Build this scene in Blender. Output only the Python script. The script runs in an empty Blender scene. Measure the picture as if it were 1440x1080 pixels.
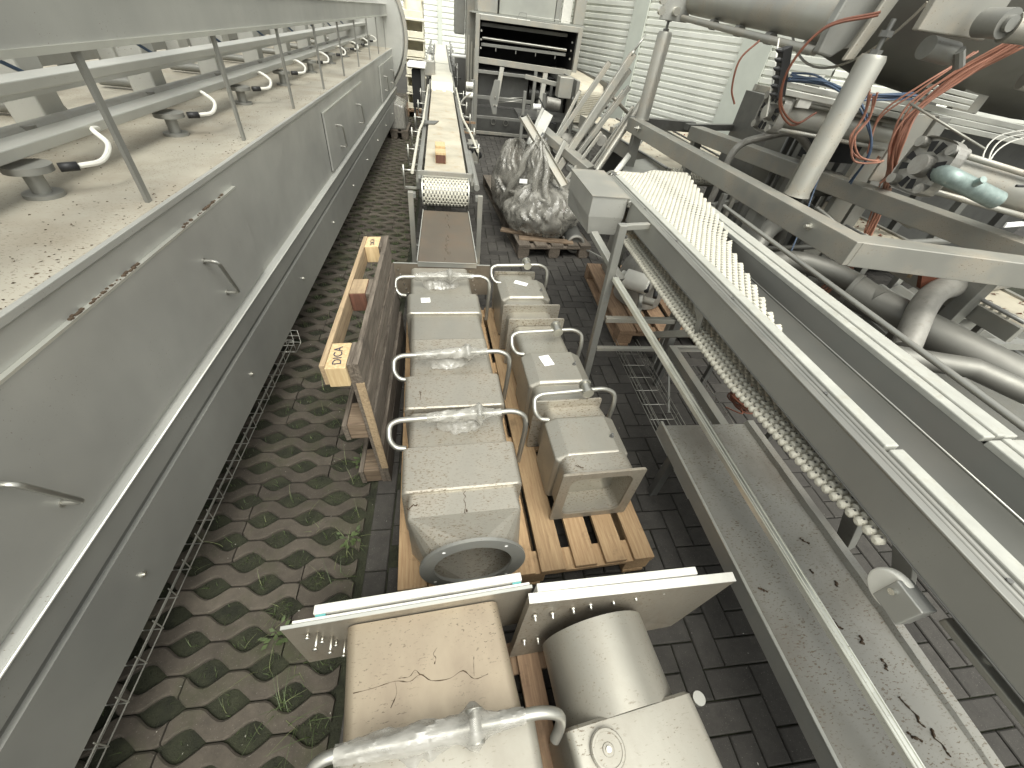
import bpy, bmesh, math, random
from mathutils import Vector, Matrix, noise
random.seed(7)
S = bpy.context.scene
COL = S.collection
PI = math.pi

# ---------------------------------------------------------------- camera
cam_d = bpy.data.cameras.new("camera")
cam = bpy.data.objects.new("camera", cam_d)
COL.objects.link(cam)
cam_d.sensor_width = 36.0
cam_d.lens = 14.022
cam_d.clip_start = 0.02
cam_d.clip_end = 400.0
RX, RY, RZ = (0.98833, -0.00261, 0.15230), (-0.11390, -0.68090, 0.72350), (0.10190, -0.73240, -0.67320)
m = Matrix(((RX[0], -RX[1], -RX[2]), (RY[0], -RY[1], -RY[2]), (RZ[0], -RZ[1], -RZ[2])))
cam.matrix_world = Matrix.Translation((0, 0, 1.85)) @ m.to_quaternion().normalized().to_matrix().to_4x4()
S.camera = cam

# ---------------------------------------------------------------- world, sun, exposure
SUN_EL, SUN_AZ = math.radians(60), math.radians(165)
w = bpy.data.worlds.new("World"); S.world = w; w.use_nodes = True
nt = w.node_tree; nt.nodes.clear()
out = nt.nodes.new("ShaderNodeOutputWorld"); bg = nt.nodes.new("ShaderNodeBackground")
sky = nt.nodes.new("ShaderNodeTexSky"); sky.sky_type = 'NISHITA'; sky.sun_disc = False
sky.sun_elevation = SUN_EL; sky.sun_rotation = SUN_AZ; sky.dust_density = 6.0; sky.air_density = 1.0
hs = nt.nodes.new("ShaderNodeHueSaturation"); hs.inputs['Saturation'].default_value = 0.12
tint = nt.nodes.new("ShaderNodeMixRGB"); tint.blend_type = 'MULTIPLY'; tint.inputs[0].default_value = 1
tint.inputs[2].default_value = (0.99, 1.0, 0.945, 1)
nt.links.new(sky.outputs[0], hs.inputs['Color']); nt.links.new(hs.outputs[0], tint.inputs[1])
nt.links.new(tint.outputs[0], bg.inputs[0]); bg.inputs[1].default_value = 0.15
nt.links.new(bg.outputs[0], out.inputs[0])
sl = bpy.data.lights.new("sun", 'SUN'); sl.energy = 0.42; sl.angle = math.radians(60); sl.color = (1.0, 0.96, 0.89)
so = bpy.data.objects.new("sun", sl); COL.objects.link(so); so.location = (0, 0, 8)
sd = Vector((math.sin(SUN_AZ) * math.cos(SUN_EL), math.cos(SUN_AZ) * math.cos(SUN_EL), math.sin(SUN_EL)))
so.rotation_euler = sd.to_track_quat('Z', 'Y').to_euler()
S.view_settings.view_transform = 'Standard'; S.view_settings.look = 'None'
S.view_settings.gamma = 1.0; S.view_settings.exposure = 1.12
S.render.engine = 'CYCLES'

# ---------------------------------------------------------------- materials
def _m(name):
    mt = bpy.data.materials.new(name); mt.use_nodes = True
    n = mt.node_tree; b = n.nodes['Principled BSDF']
    tc = n.nodes.new("ShaderNodeTexCoord")
    return mt, n, b, tc
def _noise(n, tc, scale, detail=4, stretch=None, rough=0.6):
    t = n.nodes.new("ShaderNodeTexNoise"); t.inputs['Scale'].default_value = scale
    t.inputs['Detail'].default_value = detail; t.inputs['Roughness'].default_value = rough
    if stretch:
        mp = n.nodes.new("ShaderNodeMapping"); mp.inputs['Scale'].default_value = stretch
        n.links.new(tc.outputs['Object'], mp.inputs['Vector']); n.links.new(mp.outputs[0], t.inputs['Vector'])
    else:
        n.links.new(tc.outputs['Object'], t.inputs['Vector'])
    return t
def _ramp(n, src, lo, hi, c0=(0, 0, 0, 1), c1=(1, 1, 1, 1)):
    r = n.nodes.new("ShaderNodeValToRGB"); r.color_ramp.elements[0].position = lo; r.color_ramp.elements[1].position = hi
    r.color_ramp.elements[0].color = c0; r.color_ramp.elements[1].color = c1
    n.links.new(src, r.inputs[0]); return r
def _mix(n, fac, a, b, mode='MIX'):
    x = n.nodes.new("ShaderNodeMixRGB"); x.blend_type = mode
    for i, v in ((0, fac), (1, a), (2, b)):
        if hasattr(v, 'links') or hasattr(v, 'is_linked'): n.links.new(v, x.inputs[i])
        elif i == 0: x.inputs[0].default_value = v
        else: x.inputs[i].default_value = (*v, 1) if len(v) == 3 else v
    return x.outputs[0]
def _bump(n, b, src, strength=0.2, dist=0.002):
    bp = n.nodes.new("ShaderNodeBump"); bp.inputs['Strength'].default_value = strength; bp.inputs['Distance'].default_value = dist
    n.links.new(src, bp.inputs['Height']); n.links.new(bp.outputs[0], b.inputs['Normal'])

def steel(name, base=(.42, .42, .38), rough=.42, metallic=.8, dirt=.35, dirtcol=(.16, .13, .09), speck=.0, scale=6, stretch=None, bump=.12, wave=0):
    mt, n, b, tc = _m(name)
    a = _noise(n, tc, scale, 6, stretch)
    big = _noise(n, tc, 1.3, 4)
    fine = _noise(n, tc, 160, 3)
    d = _ramp(n, a.outputs[0], .45, .75)
    bright = _ramp(n, big.outputs[0], .3, .7, (.82, .82, .82, 1), (1.12, 1.12, 1.1, 1))
    c = _mix(n, 1.0, base, bright.outputs[0], 'MULTIPLY')
    mul = n.nodes.new("ShaderNodeMath"); mul.operation = 'MULTIPLY'; mul.inputs[1].default_value = dirt
    n.links.new(d.outputs[0], mul.inputs[0])
    c = _mix(n, mul.outputs[0], c, dirtcol)
    met = n.nodes.new("ShaderNodeMath"); met.operation = 'MULTIPLY_ADD'; met.inputs[1].default_value = -metallic; met.inputs[2].default_value = metallic
    last = mul.outputs[0]
    if speck > 0:
        sp = _noise(n, tc, 150, 3, (.5, 1.2, 1), .62)
        sr = _ramp(n, sp.outputs[0], .665 - speck * .07, .70 - speck * .07)
        ms = _noise(n, tc, 5, 3); mr = _ramp(n, ms.outputs[0], .52 - speck * .16, .66 - speck * .12)
        mm = n.nodes.new("ShaderNodeMath"); mm.operation = 'MULTIPLY'
        n.links.new(sr.outputs[0], mm.inputs[0]); n.links.new(mr.outputs[0], mm.inputs[1])
        c = _mix(n, mm.outputs[0], c, (.13, .10, .065))
        mx = n.nodes.new("ShaderNodeMath"); mx.operation = 'MAXIMUM'
        n.links.new(last, mx.inputs[0]); n.links.new(mm.outputs[0], mx.inputs[1]); last = mx.outputs[0]
    n.links.new(last, met.inputs[0])
    n.links.new(c, b.inputs['Base Color']); n.links.new(met.outputs[0], b.inputs['Metallic'])
    rr = n.nodes.new("ShaderNodeMath"); rr.operation = 'MULTIPLY_ADD'; rr.inputs[1].default_value = .25; rr.inputs[2].default_value = rough - .08
    n.links.new(a.outputs[0], rr.inputs[0]); n.links.new(rr.outputs[0], b.inputs['Roughness'])
    _bump(n, b, fine.outputs[0], bump, .0006)
    if wave:
        wn = _noise(n, tc, 2.2, 2); b2_ = n.nodes.new("ShaderNodeBump"); b2_.inputs['Strength'].default_value = wave; b2_.inputs['Distance'].default_value = .02
        n.links.new(wn.outputs[0], b2_.inputs['Height'])
        for l in list(n.links):
            if l.to_socket == b.inputs['Normal']: n.links.new(b2_.outputs[0], l.from_node.inputs['Normal'])
    return mt
def flat(name, col, rough=.6, metallic=0, var=.25, scale=8, dirt=.0, dirtcol=(.12, .09, .06), bump=.15, bscale=60, dist=.0015, stretch=None):
    mt, n, b, tc = _m(name)
    a = _noise(n, tc, scale, 6, stretch)
    r = _ramp(n, a.outputs[0], .3, .72, (1 - var,) * 3 + (1,), (1 + var * .5,) * 3 + (1,))
    c = _mix(n, 1.0, col, r.outputs[0], 'MULTIPLY')
    if dirt > 0:
        d = _noise(n, tc, scale * 2.3, 8, stretch, .7); dr = _ramp(n, d.outputs[0], .62 - dirt * .2, .78 - dirt * .15)
        mu = n.nodes.new("ShaderNodeMath"); mu.operation = 'MULTIPLY'; mu.inputs[1].default_value = min(1, dirt * 1.6)
        n.links.new(dr.outputs[0], mu.inputs[0])
        c = _mix(n, mu.outputs[0], c, dirtcol)
    n.links.new(c, b.inputs['Base Color']); b.inputs['Roughness'].default_value = rough; b.inputs['Metallic'].default_value = metallic
    f = _noise(n, tc, bscale, 4); _bump(n, b, f.outputs[0], bump, dist)
    return mt
def wood(name, col, dark, axis='y', rough=.8, dirt=.45):
    mt, n, b, tc = _m(name)
    st = {'y': (14, 1.0, 14), 'x': (1.0, 14, 14), 'z': (14, 14, 1.0)}[axis]
    g = _noise(n, tc, 6, 6, st, .65); gr = _ramp(n, g.outputs[0], .35, .7)
    c = _mix(n, gr.outputs[0], dark, col)
    k = _noise(n, tc, 9, 5, None, .7); kr = _ramp(n, k.outputs[0], .56, .7)
    mu = n.nodes.new("ShaderNodeMath"); mu.operation = 'MULTIPLY'; mu.inputs[1].default_value = dirt; n.links.new(kr.outputs[0], mu.inputs[0])
    c = _mix(n, mu.outputs[0], c, tuple(x * .3 for x in dark))
    oi = n.nodes.new("ShaderNodeObjectInfo"); rv = _ramp(n, oi.outputs['Random'], 0, 1, (.8, .8, .78, 1), (1.1, 1.08, 1.05, 1))
    c = _mix(n, 1.0, c, rv.outputs[0], 'MULTIPLY')
    n.links.new(c, b.inputs['Base Color']); b.inputs['Roughness'].default_value = rough
    _bump(n, b, g.outputs[0], .5, .003)
    return mt
def attr_mat(name, c0, c1, rough=.85, moss=0):
    """stone whose tone runs between two colours by a per-face 'tint' attribute"""
    mt, n, b, tc = _m(name)
    at = n.nodes.new("ShaderNodeAttribute"); at.attribute_name = 'tint'
    c = _mix(n, at.outputs['Fac'], c0, c1)
    a = _noise(n, tc, 18, 6, None, .7); r = _ramp(n, a.outputs[0], .3, .7, (.72, .72, .72, 1), (1.2, 1.2, 1.2, 1))
    c = _mix(n, 1.0, c, r.outputs[0], 'MULTIPLY')
    big = _noise(n, tc, 1.1, 4); br = _ramp(n, big.outputs[0], .35, .65, (.75, .74, .72, 1), (1.15, 1.15, 1.15, 1))
    c = _mix(n, 1.0, c, br.outputs[0], 'MULTIPLY')
    if moss:
        g = _noise(n, tc, 3.5, 5, None, .7); gr = _ramp(n, g.outputs[0], .5, .68)
        mu = n.nodes.new("ShaderNodeMath"); mu.operation = 'MULTIPLY'; mu.inputs[1].default_value = moss; n.links.new(gr.outputs[0], mu.inputs[0])
        c = _mix(n, mu.outputs[0], c, (.035, .04, .015))
    sp = _noise(n, tc, 220, 2); sr = _ramp(n, sp.outputs[0], .66, .72)
    mu = n.nodes.new("ShaderNodeMath"); mu.operation = 'MULTIPLY'; mu.inputs[1].default_value = .35; n.links.new(sr.outputs[0], mu.inputs[0])
    c = _mix(n, mu.outputs[0], c, (.3, .28, .24))
    n.links.new(c, b.inputs['Base Color']); b.inputs['Roughness'].default_value = rough
    f = _noise(n, tc, 90, 5, None, .7); _bump(n, b, f.outputs[0], .5, .0025)
    return mt
def plastic_wrap(name, col=(.72, .69, .60), alpha=.75, st=(1, 2.5, 1)):
    mt, n, b, tc = _m(name)
    b.inputs['Base Color'].default_value = (*col, 1); b.inputs['Roughness'].default_value = .22
    b.inputs['Specular IOR Level'].default_value = .7
    a = _noise(n, tc, 9, 4, st, .55); r = _ramp(n, a.outputs[0], .38, .62, (alpha - .22,) * 3 + (1,), (min(1, alpha + .15),) * 3 + (1,))
    n.links.new(r.outputs[0], b.inputs['Alpha'])
    f = _noise(n, tc, 26, 4, st, .55); _bump(n, b, f.outputs[0], .8, .005)
    return mt

M = {}
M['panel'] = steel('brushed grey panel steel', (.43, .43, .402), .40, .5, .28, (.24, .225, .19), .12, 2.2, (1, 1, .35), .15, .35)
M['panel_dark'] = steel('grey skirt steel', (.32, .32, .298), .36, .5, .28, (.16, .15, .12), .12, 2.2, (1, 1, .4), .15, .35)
M['edge'] = steel('bright folded edge', (.62, .62, .57), .3, .7, .1, bump=.05)
M['duct'] = steel('weathered duct steel', (.385, .362, .31), .38, .66, .55, (.17, .135, .098), 1.35, 5, None, .25, .25)
M['duct_clean'] = steel('pale duct steel', (.35, .335, .29), .36, .68, .75, (.17, .145, .11), .75, 3.2, (1, .6, 1), .25, .2)
M['duct_warm'] = steel('warm stained duct steel', (.37, .31, .228), .40, .6, 1.0, (.16, .12, .085), .8, 2.6, (1, .6, 1), .25)
M['tube'] = steel('polished tube steel', (.40, .395, .36), .32, .85, .2, bump=.05)
M['frame'] = steel('frame steel', (.27, .27, .25), .42, .5, .35, (.16, .14, .1), .2, 9)
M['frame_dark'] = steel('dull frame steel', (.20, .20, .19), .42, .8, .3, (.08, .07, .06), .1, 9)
M['frame_lit'] = steel('pale frame steel', (.33, .325, .292), .42, .5, .6, (.36, .30, .22), .4, 5, None, .12, .25)
M['chute'] = steel('dirty chute steel', (.275, .268, .24), .42, .3, .8, (.115, .095, .072), 1.1, 3.5, (1, .6, 1), .4)
M['tray'] = steel('brown stained tray steel', (.115, .097, .075), .5, .3, .6, (.12, .08, .05), .6, 6)
M['alu'] = steel('aluminium profile', (.74, .74, .68), .3, .85, .25, (.4, .38, .33), .1, 10)
M['deck'] = steel('dirty pale deck', (.37, .345, .285), .6, .08, .75, (.21, .175, .125), .9, 3.0, None, .3)
M['belt'] = flat('cream plastic belt', (.52, .50, .42), .5, 0, .12, 9, .12, (.35, .27, .16), .1)
M['belt_dirty'] = flat('soiled cream belt', (.43, .395, .31), .6, 0, .25, 3, .45, (.30, .20, .10), .2)
M['strip'] = flat('white plastic strip', (.38, .38, .34), .42, 0, .15, 12, .4, (.30, .28, .22), .1)
M['board'] = flat('white plastic board', (.56, .55, .50), .5, 0, .12, 20, .15, (.45, .42, .35), .2)
M['plate'] = steel('stained flange plate', (.30, .27, .22), .42, .55, .95, (.10, .08, .055), 1.0, 7, (1, 1, .4), .3)
M['brown'] = flat('brown stained plate', (.22, .185, .14), .55, .35, .3, 6, .35, (.1, .08, .05), .2)
M['wall'] = flat('pale cladding', (.80, .81, .735), .45, .05, .16, 1.6, .12, (.55, .56, .5), .03, stretch=(1, 1, .25))
M['wall_trim'] = flat('grey green trim', (.60, .63, .56), .5, .1, .08, 3)
M['wood_new'] = wood('new pallet wood', (.44, .31, .175), (.29, .185, .10))
M['wood_block'] = wood('pale pallet block wood', (.66, .52, .31), (.48, .34, .18), 'z', dirt=.15)
M['wood_old'] = wood('weathered pallet wood', (.17, .145, .118), (.060, .047, .035), 'y', dirt=.6)
M['wood_oldx'] = wood('weathered pallet wood crosswise', (.22, .165, .115), (.10, .07, .045), 'x', dirt=.5)
M['wood_brown'] = wood('wet brown block', (.16, .07, .045), (.09, .04, .025), 'z', dirt=.2)
M['wood_mid'] = wood('used pallet wood', (.33, .225, .14), (.19, .12, .075), 'y', dirt=.35)
M['wood_edge'] = wood('weathered light edge', (.42, .32, .20), (.25, .18, .11), 'y', dirt=.4)
M['brick'] = attr_mat('charcoal paver', (.031, .0285, .025), (.054, .050, .044), .88)
M['grid'] = attr_mat('grass paver concrete', (.046, .038, .029), (.078, .066, .051), .92, .7)
M['soil'] = flat('dark mossy soil', (.024, .026, .013), .98, 0, .6, 14, .3, (.012, .009, .006), 1, 120, .006)
M['ground'] = flat('ground', (.03, .027, .023), .95, 0, .4, 4)
M['grass'] = flat('grass blades', (.065, .092, .030), .6, 0, .5, 20, 0)
M['grass_pale'] = flat('pale grass', (.15, .17, .075), .6, 0, .4, 20, 0)
M['wrap'] = plastic_wrap('cling film', (.34, .33, .295), .64, (.7, 2.2, 1))
M['bag'] = plastic_wrap('shrink film', (.25, .24, .21), .62, (2.2, 2.2, .5))
M['black'] = flat('black rubber', (.018, .018, .018), .5)
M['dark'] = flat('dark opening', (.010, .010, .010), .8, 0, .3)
M['darksteel'] = steel('dark grey steel', (.16, .16, .15), .45, .6, .3, (.03, .03, .03), 0, 8)  # dark grey base with near-black mottling
M['motor'] = flat('grey painted motor', (.30, .29, .26), .5, .3, .3, 9, .3)
M['white_pvc'] = flat('white pvc', (.76, .75, .68), .35, 0, .1)
M['orange'] = flat('orange hose', (.40, .19, .13), .4, 0, .25, 12, bump=.02)
M['blue'] = flat('blue hose', (.07, .11, .18), .4, 0, .3, 12, bump=.02)
M['rust'] = flat('rusty brown cable', (.16, .055, .03), .6, 0, .3, 12)
M['teal'] = flat('teal spacer', (.10, .34, .34), .5)
M['bed'] = steel('grey conveyor bed', (.15, .15, .135), .36, .55, .3, (.12, .10, .08), .1, 3)
M['paper'] = flat('white paper', (.86, .86, .84), .7, 0, .02, bump=.02)
M['ink'] = flat('dark ink', (.03, .03, .06), .6)
M['stain'] = flat('brown mud crack', (.075, .05, .03), .95, 0, .5, 60)
M['grey_pvc'] = steel('dull pipe grey', (.19, .187, .168), .42, .55, .3, (.12, .11, .09), 0, 5)
M['cast'] = steel('cast aluminium', (.40, .39, .36), .42, .8, .5, (.12, .10, .08), .4, 16, None, .5)
M['oxide'] = flat('oxidised cap', (.24, .30, .28), .5, .4, .3, 25, .3, (.42, .42, .38))
M['green_grey'] = steel('housing panel', (.33, .335, .305), .45, .5, .2, (.36, .34, .28), 0, 3)
M['crate'] = flat('cream crate', (.74, .70, .56), .5, 0, .12, 8, .12, (.4, .3, .2))
M['bolt'] = steel('bright bolt', (.75, .74, .68), .25, .95, .2, (.3, .2, .1))
M['guard_glass'] = flat('white lamp', (.85, .85, .82), .3)

# ---------------------------------------------------------------- objects
ROOTM = {}
def _tag(o, label, cat, group=None, kind=None):
    if label: o['label'] = label
    if cat: o['category'] = cat
    if group: o['group'] = group
    if kind: o['kind'] = kind
def thing(name, label, cat, loc=(0, 0, 0), rz=0.0, group=None, rot=None):
    o = bpy.data.objects.new(name, None); COL.objects.link(o)
    o.empty_display_size = .1; o.location = loc; o.rotation_euler = rot if rot else (0, 0, rz)
    _tag(o, label, cat, group)
    e = o.rotation_euler.to_matrix().to_4x4(); ROOTM[o] = Matrix.Translation(loc) @ e
    return o
class MB:
    """collects shapes, then links them as ONE mesh object"""
    def __init__(s): s.v = []; s.f = []; s.t = []; s.sm = []
    def add(s, vs, fs, tint=.5, smooth=False):
        k = len(s.v); s.v += [Vector(q) for q in vs]; s.f += [tuple(i + k for i in q) for q in fs]
        s.t += [tint] * len(fs); s.sm += [smooth] * len(fs); return s
    def box(s, x0, x1, y0, y1, z0, z1, tint=.5):
        vs = [(x, y, z) for z in (z0, z1) for x, y in ((x0, y0), (x1, y0), (x1, y1), (x0, y1))]
        return s.add(vs, [(3, 2, 1, 0), (4, 5, 6, 7), (0, 1, 5, 4), (1, 2, 6, 5), (2, 3, 7, 6), (3, 0, 4, 7)], tint)
    def bar(s, a, b, w, h, up=(0, 0, 1), tint=.5):
        a = Vector(a); b = Vector(b); d = (b - a).normalized(); up = Vector(up)
        if abs(d.dot(up)) > .99: up = Vector((0, 1, 0))
        x = d.cross(up).normalized(); z = x.cross(d).normalized()
        vs = [p + x * (sx * w / 2) + z * (sz * h / 2) for p in (a, b) for sx, sz in ((-1, -1), (1, -1), (1, 1), (-1, 1))]
        return s.add(vs, [(3, 2, 1, 0), (4, 5, 6, 7), (0, 1, 5, 4), (1, 2, 6, 5), (2, 3, 7, 6), (3, 0, 4, 7)], tint)
    def tube(s, pts, r, n=12, cap=True, closed=False, jit=0):
        pts = [Vector(p) for p in pts]; N = len(pts); rr = r if isinstance(r, (list, tuple)) else [r] * N
        vs = []; prev = None
        for i, p in enumerate(pts):
            if closed: d = (pts[(i + 1) % N] - pts[i - 1]).normalized()
            else: d = (pts[min(i + 1, N - 1)] - pts[max(i - 1, 0)]).normalized()
            if prev is None:
                u = Vector((0, 0, 1)) if abs(d.z) < .9 else Vector((0, 1, 0)); x = d.cross(u).normalized()
            else:
                x = (prev - d * prev.dot(d)).normalized()
            prev = x; y = d.cross(x)
            for k in range(n):
                a = 2 * PI * k / n; q = rr[i] * (1 + (jit * noise.noise(p * 31 + Vector((math.cos(a) * 2, math.sin(a) * 2, 0))) if jit else 0))
                vs.append(p + x * (math.cos(a) * q) + y * (math.sin(a) * q))
        fs = []
        for i in range(N if closed else N - 1):
            j = (i + 1) % N
            for k in range(n): fs.append((i * n + k, i * n + (k + 1) % n, j * n + (k + 1) % n, j * n + k))
        s.add(vs, fs, .5, True)
        if cap and not closed:
            k = len(s.v) - N * n
            s.f.append(tuple(k + i for i in range(n))[::-1]); s.f.append(tuple(k + (N - 1) * n + i for i in range(n))); s.t += [.5, .5]; s.sm += [False, False]
        return s
    def cyl(s, a, b, r, n=24, r2=None):
        return s.tube([a, b], [r, r if r2 is None else r2], n)
    def loft(s, secs, cap0=True, cap1=True, smooth=True, tint=.5):
        n = len(secs[0]); vs = [p for q in secs for p in q]; fs = []
        for i in range(len(secs) - 1):
            for k in range(n): fs.append((i * n + k, i * n + (k + 1) % n, (i + 1) * n + (k + 1) % n, (i + 1) * n + k))
        s.add(vs, fs, tint, smooth); k0 = len(s.v) - len(vs)
        if cap0: s.f.append(tuple(k0 + i for i in range(n))[::-1]); s.t.append(tint); s.sm.append(False)
        if cap1: s.f.append(tuple(k0 + (len(secs) - 1) * n + i for i in range(n))); s.t.append(tint); s.sm.append(False)
        return s
    def xf(s, mx):
        s.v = [mx @ v for v in s.v]; return s
    def quad(s, a, b, c, d): return s.add([a, b, c, d], [(0, 1, 2, 3)])
    def prism(s, poly, d):
        """poly: 3D points of a flat outline; d: thickness vector"""
        n = len(poly); d = Vector(d); vs = [Vector(p) for p in poly] + [Vector(p) + d for p in poly]
        fs = [tuple(range(n))[::-1], tuple(range(n, 2 * n))] + [(i, (i + 1) % n, n + (i + 1) % n, n + i) for i in range(n)]
        return s.add(vs, fs)
    def build(s, name, mat, parent=None, bevel=0, local=False, loc=None, seg=2):
        me = bpy.data.meshes.new(name); o = bpy.data.objects.new(name, me); COL.objects.link(o)
        if parent is not None:
            root = parent
            while root.parent is not None: root = root.parent
            inv = Matrix() if local else ROOTM.get(root, Matrix()).inverted()
            vs = [inv @ v for v in s.v]; o.parent = parent
        else:
            if loc is None:
                xs = [v.x for v in s.v]; ys = [v.y for v in s.v]; zs = [v.z for v in s.v]
                loc = ((min(xs) + max(xs)) / 2, (min(ys) + max(ys)) / 2, min(zs))
            L = Vector(loc); vs = [v - L for v in s.v]; o.location = L; ROOTM[o] = Matrix.Translation(L)
        me.from_pydata([tuple(v) for v in vs], [], s.f)
        me.polygons.foreach_set('use_smooth', s.sm)
        if any(t != .5 for t in s.t):
            at = me.attributes.new('tint', 'FLOAT', 'FACE'); at.data.foreach_set('value', s.t)
        me.materials.append(M[mat] if isinstance(mat, str) else mat)
        bm = bmesh.new(); bm.from_mesh(me); bmesh.ops.recalc_face_normals(bm, faces=bm.faces)
        for e in bm.edges:
            if len(e.link_faces) == 2 and e.calc_face_angle(0) > .62: e.smooth = False
        bm.to_mesh(me); bm.free()
        if bevel:
            bv = o.modifiers.new('bevel', 'BEVEL'); bv.width = bevel; bv.segments = seg; bv.limit_method = 'ANGLE'; bv.angle_limit = math.radians(40)
        return o
def single(mb, name, mat, label, cat, group=None, bevel=0, kind=None, loc=None):
    o = mb.build(name, mat, None, bevel, loc=loc); _tag(o, label, cat, group, kind); return o
def structure(mb, name, mat, bevel=0, kind='structure'):
    o = mb.build(name, mat, None, bevel, loc=(0, 0, 0)); o['kind'] = kind; return o
def copy_tree(o, parent=None):
    c = o.copy(); COL.objects.link(c)
    if parent is not None: c.parent = parent
    if o in ROOTM: ROOTM[c] = ROOTM[o].copy()
    for ch in list(o.children): copy_tree(ch, c)
    return c
def arc_path(pts, rad, n=5):
    """polyline with its inner corners rounded"""
    pts = [Vector(p) for p in pts]; o = [pts[0]]
    for i in range(1, len(pts) - 1):
        a, b, c = pts[i - 1], pts[i], pts[i + 1]; r = min(rad, (a - b).length * .48, (c - b).length * .48)
        p = b + (a - b).normalized() * r; q = b + (c - b).normalized() * r
        for k in range(n + 1):
            t = k / n; o.append(p * (1 - t) ** 2 + b * 2 * t * (1 - t) + q * t * t)
    o.append(pts[-1]); return o
def curve(pts, n=8):
    """Catmull-Rom through points"""
    P = [Vector(p) for p in pts]; P = [P[0] * 2 - P[1]] + P + [P[-1] * 2 - P[-2]]; o = []
    for i in range(1, len(P) - 2):
        for k in range(n):
            t = k / n; a, b, c, d = P[i - 1:i + 3]
            o.append(.5 * (2 * b + (c - a) * t + (2 * a - 5 * b + 4 * c - d) * t * t + (3 * b - a - 3 * c + d) * t ** 3))
    o.append(P[-2]); return o
def rrect(v, u0, u1, z0, z1, r, n=5):
    """rounded rectangle in the u/z plane at depth v"""
    o = []
    for cx, cz, a0 in ((u1 - r, z1 - r, 0), (u0 + r, z1 - r, PI / 2), (u0 + r, z0 + r, PI), (u1 - r, z0 + r, 1.5 * PI)):
        for k in range(n + 1):
            a = a0 + PI / 2 * k / n; o.append((cx + r * math.cos(a), v, cz + r * math.sin(a)))
    return o
def ring_yz(v, cu, cz, r, n=24):
    return [(cu + r * math.cos(2 * PI * (k + .5) / n), v, cz + r * math.sin(2 * PI * (k + .5) / n)) for k in range(n)]

# ================================================================ THE GROUND
b = MB(); b.box(-60, 60, -30, 90, -.3, -.055); structure(b, 'ground', 'ground')
b = MB(); b.box(-4.5, -.36, -1.2, 14, -.060, -.020); structure(b, 'soil', 'soil')
# wavy concrete grass pavers: strips whose outline leaves diamond cells
b = MB(); PX, PY = .205, .10
def hole(x, j):
    d = abs(((x - (-.67 + (j % 2) * PX / 2)) / PX + .5) % 1 - .5) * PX
    t = max(0.0, 1 - d / .075); return .0478 * min(1, 1.12 * t ** .92) - (.0478 * .06 if t > .8 else 0)
for j in range(-12, 138):
    y0 = .06 + PY * j; x = -3.4; row_t = random.random()
    blk = 3
    n_all = int((3.4 - .395) / (PX / 12))
    run = []
    for i in range(n_all + 1):
        xx = -3.4 + i * PX / 12
        if xx > -.392: break
        brk = ((i + (j // 4) * 18) % 36 == 0)
        lo = y0 + max(.0022, hole(xx, j)); hi = y0 + PY - max(.0022, hole(xx, j + 1))
        run.append((xx, lo, hi))
        if brk or i == n_all or xx + PX / 12 > -.392:
            if len(run) > 1:
                tt = min(1, max(0, random.gauss(.5, .22))); dz = random.uniform(-.003, .002)
                k = len(b.v); m_ = len(run)
                for q, (a, l, h) in enumerate(run):
                    e = .006; a2 = a + (.003 if q == 0 else 0) - (.003 if q == m_ - 1 else 0)
                    for yy, zz in ((l, -.055), (l, -.006 + dz), (l + e, dz), (h - e, dz), (h, -.006 + dz), (h, -.055)):
                        b.v.append(Vector((a2, yy, zz)))
                for q in range(m_ - 1):
                    for c in range(5):
                        b.f.append((k + q * 6 + c, k + (q + 1) * 6 + c, k + (q + 1) * 6 + c + 1, k + q * 6 + c + 1)); b.t.append(tt); b.sm.append(False)
                b.f.append(tuple(k + c for c in range(6))); b.f.append(tuple(k + (m_ - 1) * 6 + c for c in range(6))[::-1]); b.t += [tt, tt]; b.sm += [False, False]
            run = [(xx, lo, hi)]
structure(b, 'grass_paving', 'grid')
# bricks
def brick(b, x0, x1, y0, y1, g=.0028):
    x0 += g; x1 -= g; y0 += g; y1 -= g; dz = random.uniform(-.002, .0015); e = .004; t = min(1, max(0, random.gauss(.5, .28)))
    tx = random.uniform(-.0012, .0012)
    lo = [(x0, y0), (x1, y0), (x1, y1), (x0, y1)]; hi = [(x0 + e, y0 + e), (x1 - e, y0 + e), (x1 - e, y1 - e), (x0 + e, y1 - e)]
    vs = [(x, y, -.05) for x, y in lo] + [(x, y, dz - .004) for x, y in lo] + [(x, y, dz + tx * (1 if i in (1, 2) else -1)) for i, (x, y) in enumerate(hi)]
    fs = [(8, 9, 10, 11)] + [(i, (i + 1) % 4, 4 + (i + 1) % 4, 4 + i) for i in range(4)] + [(4 + i, 4 + (i + 1) % 4, 8 + (i + 1) % 4, 8 + i) for i in range(4)]
    b.add(vs, fs, t)
b = MB()
for k in range(-7, 70): brick(b, -.378, -.278, .195 * k, .195 * k + .195)
ox, oy = 1.007, .393
for i in range(-13, 60):
    for j in range(-14, 118):
        x = ox + i * .1; y = oy + j * .1; mm = (i - j + 2) % 4
        if x > 1.6 + y * .75 + 2.2 : continue
        if mm == 0:
            if x + .2 <= -.27: continue
            brick(b, max(x, -.276), x + .2, y, y + .1)
        elif mm == 3:
            if x + .1 <= -.27: continue
            brick(b, max(x, -.276), x + .1, y, y + .2)
        elif mm == 1 and i == -12 and x > -.276: brick(b, x, x + .1, y, y + .1)
structure(b, 'brick_paving', 'brick')
b = MB(); b.box(-.39, 8.5, -1.2, 13, -.054, -.012); structure(b, 'joint_sand', 'soil')
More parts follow.
